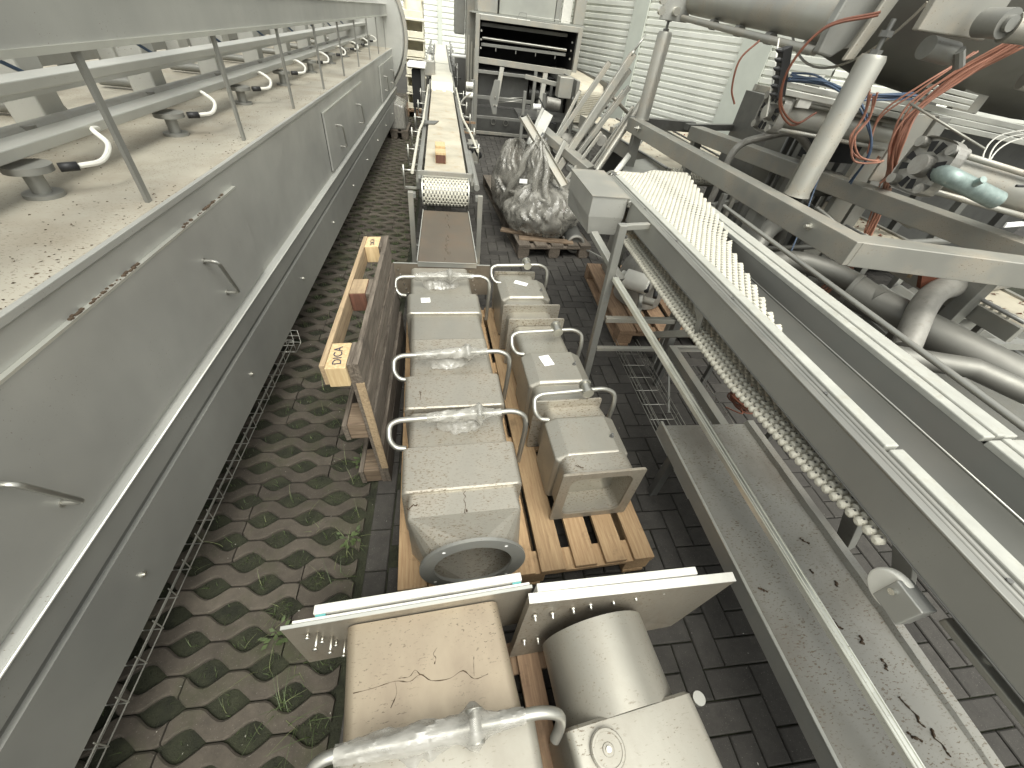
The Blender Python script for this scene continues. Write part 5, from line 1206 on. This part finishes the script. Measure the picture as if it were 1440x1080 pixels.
for k in range(4): b = MB(); b.cyl((2.55 + .1 * k, 6.9, .6), (2.57 + .1 * k, 6.9, .92 + .04 * k), .016, 8); b.build('valve', 'frame_dark', t)
b = MB(); b.bar((2.2, 6.2, .85), (2.9, 7.0, .95), .05, .08); b.build('plate', 'frame_lit', t, .003)
b = MB(); b.box(2.4, 3.0, 6.8, 7.1, 0, .6); b.build('base', 'darksteel', t, .01)
t = thing('belt_conveyor', 'conveyor strewn with dead leaves, running behind the square-tube frame', 'conveyor', (3.6, 4.5, 0))
b = MB(); b.box(3.42, 3.86, 1.6, 7.6, .775, .785); b.build('belt', 'belt_dirty', t)
for x in (3.38, 3.88): b = MB(); b.box(x - .02, x + .02, 1.6, 7.6, .70, .80); b.build('side_beam', 'frame_lit', t, .003)
b = MB(); b.cyl((3.34, 1.6, .84), (3.34, 7.6, .84), .012, 8); b.build('guide_rail', 'frame_dark', t)
b = MB(); y = 1.7
while y < 4: b.box(3.395, 3.43, y, y + .02, .8, .83); y += .05
b.build('chain_teeth', 'belt', t)
for y in (2.0, 4.4, 7.2):
    for x in (3.4, 3.86): b = MB(); b.box(x - .02, x + .02, y, y + .04, 0, .7); b.build('leg', 'frame_dark', t)
b = MB(); rnd = random.Random(11)
for k in range(420):
    x = rnd.uniform(3.44, 3.84); y = rnd.uniform(1.7, 7.4)
    if noise.noise(Vector((x * 2, y * 1.2, 0))) < -.05: continue
    a = rnd.uniform(0, 6.28); r = rnd.uniform(.008, .022); z = .787
    b.add([(x + r * math.cos(a), y + r * math.sin(a), z), (x - r * .5 * math.sin(a), y + r * .5 * math.cos(a), z + rnd.uniform(.002, .015)), (x - r * math.cos(a), y - r * math.sin(a), z + .002), (x + r * .5 * math.sin(a), y - r * .5 * math.cos(a), z)], [(0, 1, 2, 3)])
for k in range(120):
    u = rnd.uniform(.08, .5); v = rnd.uniform(.5, 2.8); p = CM2 @ Vector((u, v, .787)); a = rnd.uniform(0, 6.28); r = rnd.uniform(.006, .018)
    b.add([(p.x + r * math.cos(a), p.y + r * math.sin(a), p.z), (p.x - r * .5 * math.sin(a), p.y + r * .5 * math.cos(a), p.z + .006), (p.x - r * math.cos(a), p.y - r * math.sin(a), p.z), (p.x + r * .5 * math.sin(a), p.y - r * .5 * math.cos(a), p.z)], [(0, 1, 2, 3)])
structure(b, 'dead_leaves', 'rust', kind='stuff')

# ================================================================ SQUARE-TUBE MACHINE ON THE RIGHT
t = thing('filling_machine', 'big machine on a square-tube frame at upper right, with round posts and a vessel', 'machine', (2.8, 3.2, 0))
b = MB(); b.bar((1.955, 4.90, 1.137), (2.085, 1.74, 1.137), .12, .126); b.build('frame_beam', 'frame_lit', t, .004)
b = MB(); b.bar((2.07, 1.80, 1.135), (3.6, 1.52, 1.135), .13, .128); b.build('frame_beam', 'frame_lit', t, .004)
b = MB(); b.bar((1.93, 4.93, 1.15), (2.72, 5.02, 1.15), .08, .10); b.build('frame_beam', 'frame_dark', t, .004)
b = MB(); b.bar((2.62, 4.75, 1.138), (3.38, 1.70, 1.138), .17, .122); b.build('frame_beam', 'frame_lit', t, .004)
b = MB(); b.bar((2.58, 4.9, 1.16), (3.8, 5.4, 1.16), .06, .06); b.build('frame_beam', 'frame_dark', t, .003)
for x, y in ((2.10, 2.66), (1.95, 4.55), (2.085, 2.05)):
    b = MB(); b.cyl((x - .105, y, 1.155), (x - .03, y, 1.155), .009, 10); b.cyl((x - .085, y, 1.155), (x - .066, y, 1.155), .020, 6); b.cyl((x - .066, y, 1.155), (x - .06, y, 1.155), .026, 14); b.build('frame_bolt', 'bolt', t)
for x, y in ((2.06, 2.55), (3.3, 1.9), (2.0, 4.8), (2.65, 4.7)): b = MB(); b.box(x - .045, x + .045, y - .045, y + .045, 0, 1.099); b.build('frame_leg', 'frame', t, .004)
for x, y, r_, zt in ((2.20, 2.47, .066, 1.90), (2.02, 4.83, .068, 1.90)):
    b = MB(); b.tube([(x, y, 1.20), (x, y, 1.225), (x, y, zt - .02), (x, y, zt)], [r_ * 1.12, r_, r_, r_ * .86], 28); p_ = b.build('round_post', 'frame_lit', t)
    b = MB(); b.cyl((x, y, zt), (x, y, zt + .14), .012, 12); b.cyl((x, y, zt), (x, y, zt + .02), .030, 6); b.cyl((x, y, zt + .07), (x, y, zt + .095), .032, 6); b.build('levelling_screw', 'frame_dark', p_)
b = MB(); b.cyl((2.10, 4.72, 2.005), (2.06, 2.74, 1.885), .022, 14); b.build('tie_rod', 'frame_lit', t)
b = MB(); b.cyl((2.20, 4.75, 2.135), (2.16, 2.66, 2.015), .105, 32); b.build('top_cylinder', 'frame_lit', t)
b = MB(); b.box(1.90, 2.16, 4.74, 4.78, 1.975, 2.3); e = b.build('end_plate', 'panel', t, .004)
for x, z in ((1.88, 2.03), (2.02, 2.04), (1.87, 2.1)): b = MB(); b.cyl((x, 4.70, z), (x, 4.74, z), .03, 12); b.build('cap_nut', 'bolt', e)
b = MB(); b.prism([(2.02, 2.62, 2.2), (2.24, 2.62, 2.2), (2.15, 2.62, 1.92), (2.08, 2.62, 1.865), (1.99, 2.62, 1.875), (1.99, 2.62, 2.0)], (0, .05, 0)); b.build('clamp_block', 'frame', t, .01)
b = MB(); b.prism([(2.20, 2.54, 2.3), (2.29, 2.54, 2.3), (2.16, 2.54, 1.87), (2.10, 2.54, 1.86)], (0, .025, 0)); b.build('clamp_plate', 'frame_lit', t, .006)
b = MB(); b.box(2.26, 2.66, 2.36, 2.40, 2.005, 2.25); b.build('top_plate', 'frame_lit', t, .006)
b = MB(); b.cyl((2.52, 2.18, 2.06), (2.52, 2.30, 2.06), .055, 24); b.cyl((2.52, 2.16, 2.06), (2.52, 2.18, 2.06), .03, 12); b.build('pivot', 'frame', t)
b = MB(); b.tube([(2.56, 2.2, 2.05), (2.75, 2.15, 2.045), (2.78, 2.15, 2.045), (3.9, 1.9, 1.99)], [.055, .045, .032, .032], 18); b.build('piston_rod', 'frame_lit', t)
b = MB(); b.cyl((2.45, 2.45, 1.955), (2.62, 2.45, 1.945), .05, 18); b.cyl((2.66, 2.40, 1.90), (2.60, 2.40, 1.96), .025, 10); b.build('coupling', 'frame', t)
b = MB(); n = 48; cx_, cy_, cz_ = 0, 3.35, 2.50
b.loft([[(x, cy_ + r * math.cos(a), cz_ + r * math.sin(a)) for a in [2 * PI * k / n for k in range(n)]] for x, r in ((2.30, .12), (2.32, .34), (2.40, .50), (2.60, .62), (3.0, .72), (3.6, .79), (4.5, .84), (7.0, .86))], True, True); b.build('vessel', 'grey_pvc', t)
b = MB(); b.tube([(2.6, cy_ + .69 * math.cos(a), cz_ + .69 * math.sin(a)) for a in [-2.6 + .1 * k for k in range(22)]], .008, 6); b.build('weld_seam', 'frame_lit', t)
b = MB(); b.tube([(3.30, 2.2, 1.92), (3.6, 2.1, 1.90), (4.6, 1.95, 1.86)], [.06, .08, .08], 18); b.cyl((3.28, 2.16, 1.93), (3.28, 2.24, 1.93), .06, 14); b.build('white_nozzle', 'frame_lit', t)
# aluminium rail and its supports
b = MB()
for dz in (0, .038, .076): b.bar((2.15, 3.02, 1.752 - dz), (5.0, 2.9, 1.587 - dz), .06, .033)
b.build('profile_rail', 'alu', t, .003)
b = MB()
for dz in (0, .030, .060): b.bar((3.05, 2.85, 1.80 - dz), (3.42, 2.85, 1.775 - dz), .05, .024)
b.build('profile_stub', 'alu', t, .003)
b = MB(); b.box(3.08, 3.26, 3.05, 3.10, .2, 1.66); b.build('flat_column', 'frame_lit', t, .004)
b = MB(); b.box(3.30, 3.42, 3.06, 3.14, .2, 2.0); b.build('flat_column', 'frame', t, .004)
b = MB(); b.box(3.5, 3.72, 3.0, 3.05, 1.68, 1.98); b.build('hanger_plate', 'frame_lit', t, .004)
b = MB(); b.box(3.3, 6.5, 3.9, 5.2, .1, 1.52); b.build('dark_body', 'darksteel', t)
b = MB(); b.box(3.05, 3.7, 3.85, 4.15, .55, 1.34); b.build('valve_cabinet', 'grey_pvc', t, .006)
b = MB(); b.box(3.0, 3.5, 3.45, 3.6, 1.22, 1.50); b.build('black_housing', 'dark', t, .004)
for k in range(7):
    x = 3.08 + .36 * k; b = MB(); b.box(x, x + .07, 3.70 - .12 * k, 3.76 - .12 * k, .05, 1.3); b.build('inner_upright', ('frame', 'frame_dark')[k % 2], t, .003)
for k in range(5):
    x = 2.98 + .08 * k; b = MB(); b.cyl((x, 3.80, .3), (x + .02, 3.80, 1.36), .016, 8); b.build('vertical_rod', 'frame' if k % 2 else 'frame_dark', t)
b = MB(); b.box(2.98, 3.16, 2.78, 2.80, 1.25, 1.66); b.build('flat_column', 'frame_lit', t, .004)
b = MB(); b.box(3.17, 3.27, 2.76, 2.82, 1.22, 1.66); b.build('flat_column', 'frame', t, .004)
b = MB(); b.bar((2.35, 3.0, 1.78), (2.35, 3.0, 1.60), .10, .02, (0, 1, 0)); b.build('bracket_plate', 'board', t, .003)
b = MB(); b.bar((2.15, 3.30, 1.66), (3.4, 3.25, 1.60), .04, .04); b.build('inner_bar', 'frame_lit', t, .003)
b = MB(); b.tube(arc_path([(2.3, 3.5, .5), (2.32, 3.5, 1.28), (2.75, 3.45, 1.42), (3.1, 3.4, 1.2)], .12, 6), .028, 12); b.build('hose_pipe', 'motor', t)
b = MB(); b.tube(arc_path([(2.75, 3.3, .4), (2.8, 3.3, 1.0), (3.3, 3.1, 1.1), (3.9, 3.0, .9)], .15, 6), .035, 12); b.build('hose_pipe', 'grey_pvc', t)
b = MB(); b.tube([(2.65, 3.15, .55), (3.75, 2.55, .95)], .022, 10); b.build('stay_rod', 'frame', t)
b = MB(); b.tube([(2.85, 2.95, 1.0), (3.65, 2.6, .62)], .016, 10); b.build('stay_rod', 'tube', t)
for k in range(5):
    x = 2.72 + .19 * k; b = MB(); b.box(x, x + .028, 3.18, 3.21, .3, 1.30 - .05 * (k % 3)); b.build('guide_bar', ('tube', 'frame_dark', 'frame')[k % 3], t, .002)
b = MB(); b.cyl((2.98, 2.3, 1.88), (3.25, 2.2, 1.865), .04, 18); b.build('short_cylinder', 'tube', t)
for k in range(4):
    b = MB(); p = (1.95 + .03 * k, 3.2 - .12 * k, 1.98 - .012 * k); b.cyl((2.13, 4.2 - .42 * k, 1.975 - .025 * k), (2.13, 4.14 - .42 * k, 1.972 - .025 * k), .034, 14); b.build('pipe_clip', 'frame', t)
# air cylinders with cast end caps
def air_cyl(a, d, L, r, lab):
    A = Vector(a); D = Vector(d).normalized(); u = D.cross(Vector((0, 0, 1))).normalized(); w_ = u.cross(D)
    b = MB(); b.cyl(A, A + D * L, r, 28); c = b.build(lab, 'frame_lit', t)
    for s1, s2 in ((1, 1), (-1, 1), (1, -1), (-1, -1)):
        b = MB(); o = u * (s1 * r * .95) + w_ * (s2 * r * .95); b.cyl(A + o, A + o + D * L, r * .16, 10); b.build('tie_bolt', 'frame_lit', c)
        b = MB(); b.tube([A + o * 1.05 - D * .075, A + o * 1.05 + D * .02], r * .27, 14); b.cyl(A + o * 1.05 - D * .077, A + o * 1.05 - D * .0755, r * .13, 10); b.build('cap_boss', 'cast', c)
    R2 = r * 1.42
    def sq(k, q, e=.55): return [A + D * k + (u * math.copysign(abs(math.cos(a)) ** e, math.cos(a)) + w_ * math.copysign(abs(math.sin(a)) ** e, math.sin(a))) * q for a in [2 * PI * i / 40 for i in range(40)]]
    b = MB(); b.loft([sq(-.030, R2 * .93), sq(-.055, R2 * .98), sq(-.058, R2), sq(.0, R2), sq(.02, R2 * .94)], True, True, smooth=False); cb = b.build('cap_body', 'cast', c)
    for k in range(12):
        a_ = k * PI / 6 + .26; o = (u * math.cos(a_) + w_ * math.sin(a_)); e_ = u * -math.sin(a_) + w_ * math.cos(a_); p = A - D * .0592
        if k % 3 == 1: continue
        b = MB(); b.prism([p + o * r * .70 - e_ * r * .13, p + o * r * .70 + e_ * r * .13, p + o * r * 1.22 + e_ * r * .20, p + o * r * 1.22 - e_ * r * .20], tuple(D * .004)); b.build('pocket_shade', 'dark', cb)  # flat black patch painting the shade of a recess in the cap
    b = MB(); b.tube([A - D * .085, A - D * .02], [r * .52, r * .60], 24); b.build('cap_hub', 'cast', c)
    return c
air_cyl((2.27, 3.12, 1.545), (1, .0, -.055), .95, .085, 'air_cylinder')
air_cyl((2.42, 1.98, 1.505), (1, -.02, -.12), 1.2, .088, 'air_cylinder')
b = MB(); b.tube(arc_path([(2.40, 1.90, 1.50), (2.33, 1.80, 1.51), (2.62, 1.74, 1.44)], .05, 8), .040, 20); b.build('elbow_cap', 'oxide', t)
b = MB(); b.cyl((2.43, 1.745, 1.50), (2.425, 1.72, 1.525), .016, 16); b.build('port', 'oxide', t)
b = MB(); b.tube(curve([(2.72, 1.78, 1.50), (2.80, 1.76, 1.50), (2.86, 1.74, 1.44), (2.86, 1.72, 1.36)], 6), .006, 8); b.build('black_lead', 'black', t)
b = MB(); b.bar((2.77, 1.72, 1.335), (2.88, 1.72, 1.35), .008, .022); b.build('cable_tag', 'paper', t)
# pneumatic fittings and hoses
b = MB(); b.bar((1.925, 2.82, 1.885), (2.02, 2.82, 1.655), .055, .05, (0, 1, 0)); vb = b.build('valve_block', 'black', t, .004)
for k in range(6):
    s = k / 5; p = Vector((1.905, 2.80, 1.865)).lerp(Vector((1.985, 2.80, 1.665)), s); q = p + Vector((-.055, -.01, .004)); b = MB(); b.tube([p, p.lerp(q, .35), p.lerp(q, .4), p.lerp(q, .7), q], [.010, .012, .014, .010, .002], 10); b.build('fitting', 'black', vb)
def hoses(n, pts, spread, r, mat, seed, name):
    rnd = random.Random(seed)
    for i in range(n):
        o = Vector((rnd.uniform(-1, 1), rnd.uniform(-1, 1), rnd.uniform(-.6, .6))) * spread; P = []
        for k, p in enumerate(pts): P.append(Vector(p) + o * (1 + .6 * math.sin(k * 1.7 + i)) + Vector((rnd.uniform(-1, 1), rnd.uniform(-1, 1), rnd.uniform(-1, 1))) * spread * .35)
        b = MB(); b.tube(curve(P, 8), r, 8); b.build(name, mat, t)
hoses(14, [(2.86, 2.36, 2.02), (2.77, 2.45, 1.86), (2.69, 2.5, 1.69), (2.70, 2.5, 1.53), (2.85, 2.55, 1.37), (3.25, 2.85, 1.20), (3.48, 3.0, 1.03), (3.55, 3.0, .73), (3.58, 3.0, .46), (3.52, 3.0, .25)], .028, .006, 'orange', 1, 'orange_hose')
hoses(2, [(3.05, 2.7, 1.99), (2.88, 2.75, 1.80), (2.83, 2.85, 1.62), (2.95, 2.9, 1.4)], .03, .006, 'orange', 2, 'orange_hose')
hoses(4, [(2.56, 2.72, 1.74), (2.62, 2.72, 1.62), (2.60, 2.72, 1.50), (2.70, 2.72, 1.40), (2.92, 2.75, 1.38), (3.10, 2.9, 1.38)], .022, .006, 'orange', 3, 'orange_hose')
hoses(4, [(2.82, 2.50, 1.32), (2.80, 2.42, 1.44), (2.86, 2.3, 1.46), (2.84, 2.2, 1.36)], .03, .007, 'orange', 4, 'orange_hose')
hoses(7, [(2.02, 2.80, 1.76), (2.2, 2.82, 1.76), (2.38, 2.85, 1.74), (2.55, 2.85, 1.70), (2.72, 2.85, 1.72), (3.0, 2.85, 1.74)], .024, .0055, 'blue', 5, 'blue_hose')
hoses(3, [(2.50, 2.85, 1.72), (2.68, 2.8, 1.60), (2.86, 2.8, 1.42), (2.95, 2.9, 1.2)], .02, .006, 'blue', 6, 'blue_hose')
hoses(1, [(2.62, 2.9, 1.5), (2.66, 2.85, 1.2), (2.60, 2.7, .9), (2.55, 2.6, .7)], .01, .005, 'blue', 8, 'blue_hose')
hoses(2, [(2.12, 2.5, 2.05), (1.95, 2.62, 1.98), (1.90, 2.68, 1.80), (1.98, 2.72, 1.62), (2.15, 2.75, 1.54), (2.3, 2.8, 1.60)], .012, .006, 'rust', 9, 'brown_hose')
hoses(1, [(1.86, 3.0, 1.90), (1.78, 3.0, 1.80), (1.80, 3.0, 1.66), (1.86, 3.0, 1.58)], .0, .006, 'rust', 10, 'brown_hose')
hoses(1, [(1.98, 3.0, 1.92), (1.96, 2.9, 1.80), (1.98, 2.85, 1.66), (2.02, 2.85, 1.55)], .0, .005, 'white_pvc', 12, 'white_hose')
hoses(3, [(3.35, 2.2, 1.72), (3.15, 2.3, 1.62), (3.05, 2.2, 1.5), (3.15, 2.1, 1.42)], .03, .004, 'white_pvc', 13, 'white_hose')
b = MB(); b.tube([(2.62, 2.5, 1.72), (2.95, 2.2, 1.58)], .006, 8); b.tube([(2.90, 2.3, 1.60), (2.86, 2.3, 1.45)], .005, 8); b.build('thin_rod', 'frame_lit', t)

# ---------------------------------------------------------------- pipes below
t = thing('pipe_assembly', 'dull grey welded pipes with elbows lying behind the raised link belt conveyor', 'pipework', (2.9, 2.2, 0))
b = MB(); b.tube(arc_path([(2.30, 2.70, .38), (2.46, 2.88, .82), (2.85, 3.2, .80), (3.0, 3.3, .5)], .22, 10), .070, 24); b.build('bend', 'grey_pvc', t)
b = MB(); b.tube(arc_path([(1.95, 2.45, .55), (2.50, 2.60, .74), (2.82, 2.36, .72), (2.86, 2.05, .70)], .20, 10), .072, 24); b.build('bend', 'grey_pvc', t)
b = MB(); b.tube([(2.80, 2.22, .68), (3.62, .75, .56)], .105, 32); b.tube([(2.795, 2.23, .68), (2.81, 2.205, .68)], .118, 32); b.build('main_pipe', 'grey_pvc', t)
b = MB(); b.tube(arc_path([(2.72, 1.62, .62), (2.98, 1.92, .86), (4.4, 2.30, .84)], .26, 12), .072, 24); b.tube([(3.29, 2.01, .855), (3.31, 2.015, .855)], .077, 24); b.build('bend', 'motor', t)
b = MB(); b.tube([(2.45, 1.52, .66), (2.92, 1.40, .66), (3.1, 1.2, .64)], .058, 24); b.build('branch', 'grey_pvc', t)
for x, y in ((3.0, 1.9), (3.4, 1.1)): b = MB(); b.box(x - .03, x + .03, y - .03, y + .03, 0, .58); b.build('support', 'frame_dark', t)
b = MB(); b.box(2.9, 5.2, 2.05, 2.12, .30, .36); b.box(2.9, 5.2, 2.5, 2.57, .30, .36); b.build('support_rail', 'frame', t)
t = thing('rusty_clamp', 'rusty brown clamp pieces hanging between the pale frame beam and the grey pipes', 'machine part', (3.0, 2.0, .8))
b = MB(); b.prism([(3.02, 2.1, .98), (3.30, 2.05, .98), (3.34, 2.0, .82), (3.1, 2.05, .80)], (0, .03, 0)); b.build('plate', 'rust', t)
b = MB(); b.tube([(3.0, 2.1, 1.04), (2.98, 2.08, .86)], .012, 8); b.tube([(3.10, 2.1, 1.05), (3.12, 2.08, .9)], .014, 8); b.build('hook', 'wood_edge', t)
t = thing('corrugated_sheets', 'grey corrugated sheets stacked on the ground behind the pipes', 'metal sheets', (4.2, 1.9, 0))
b = MB(); vs = []; nx = 60
for i in range(nx):
    x = 3.1 + 2.6 * i / (nx - 1); z = .22 + .03 * math.sin(i * 1.25); vs += [(x, .6, z), (x + .3, 3.2, z)]
b.add(vs, [(2 * i, 2 * i + 1, 2 * i + 3, 2 * i + 2) for i in range(nx - 1)]); b.build('sheet', 'frame', t)
b = MB(); b.box(3.2, 5.8, .7, 3.1, 0, .18); b.build('stack', 'frame_dark', t)
t = thing('steel_rack', 'dark steel rack of bars standing under the square-tube machine, behind the grey bends', 'rack', (2.4, 3.6, 0))
for k in range(5):
    b = MB(); x = 2.25 + .16 * k; b.bar((x, 3.3 + .1 * k, 0), (x + .03, 3.3 + .1 * k, .95 - .04 * k), .04, .04, (0, 1, 0)); b.build('upright', ('frame', 'frame_lit', 'frame_dark')[k % 3], t, .003)
for z in (.35, .6, .85):
    b = MB(); b.bar((2.2, 3.3, z), (3.1, 3.8, z), .04, .03); b.build('shelf_bar', 'frame', t, .003)
b = MB(); b.bar((1.93, 3.75, .80), (2.30, 3.35, .80), .05, .02); b.bar((1.9, 3.9, .72), (2.35, 3.5, .70), .03, .02); b.build('shelf_bar', 'frame_lit', t)
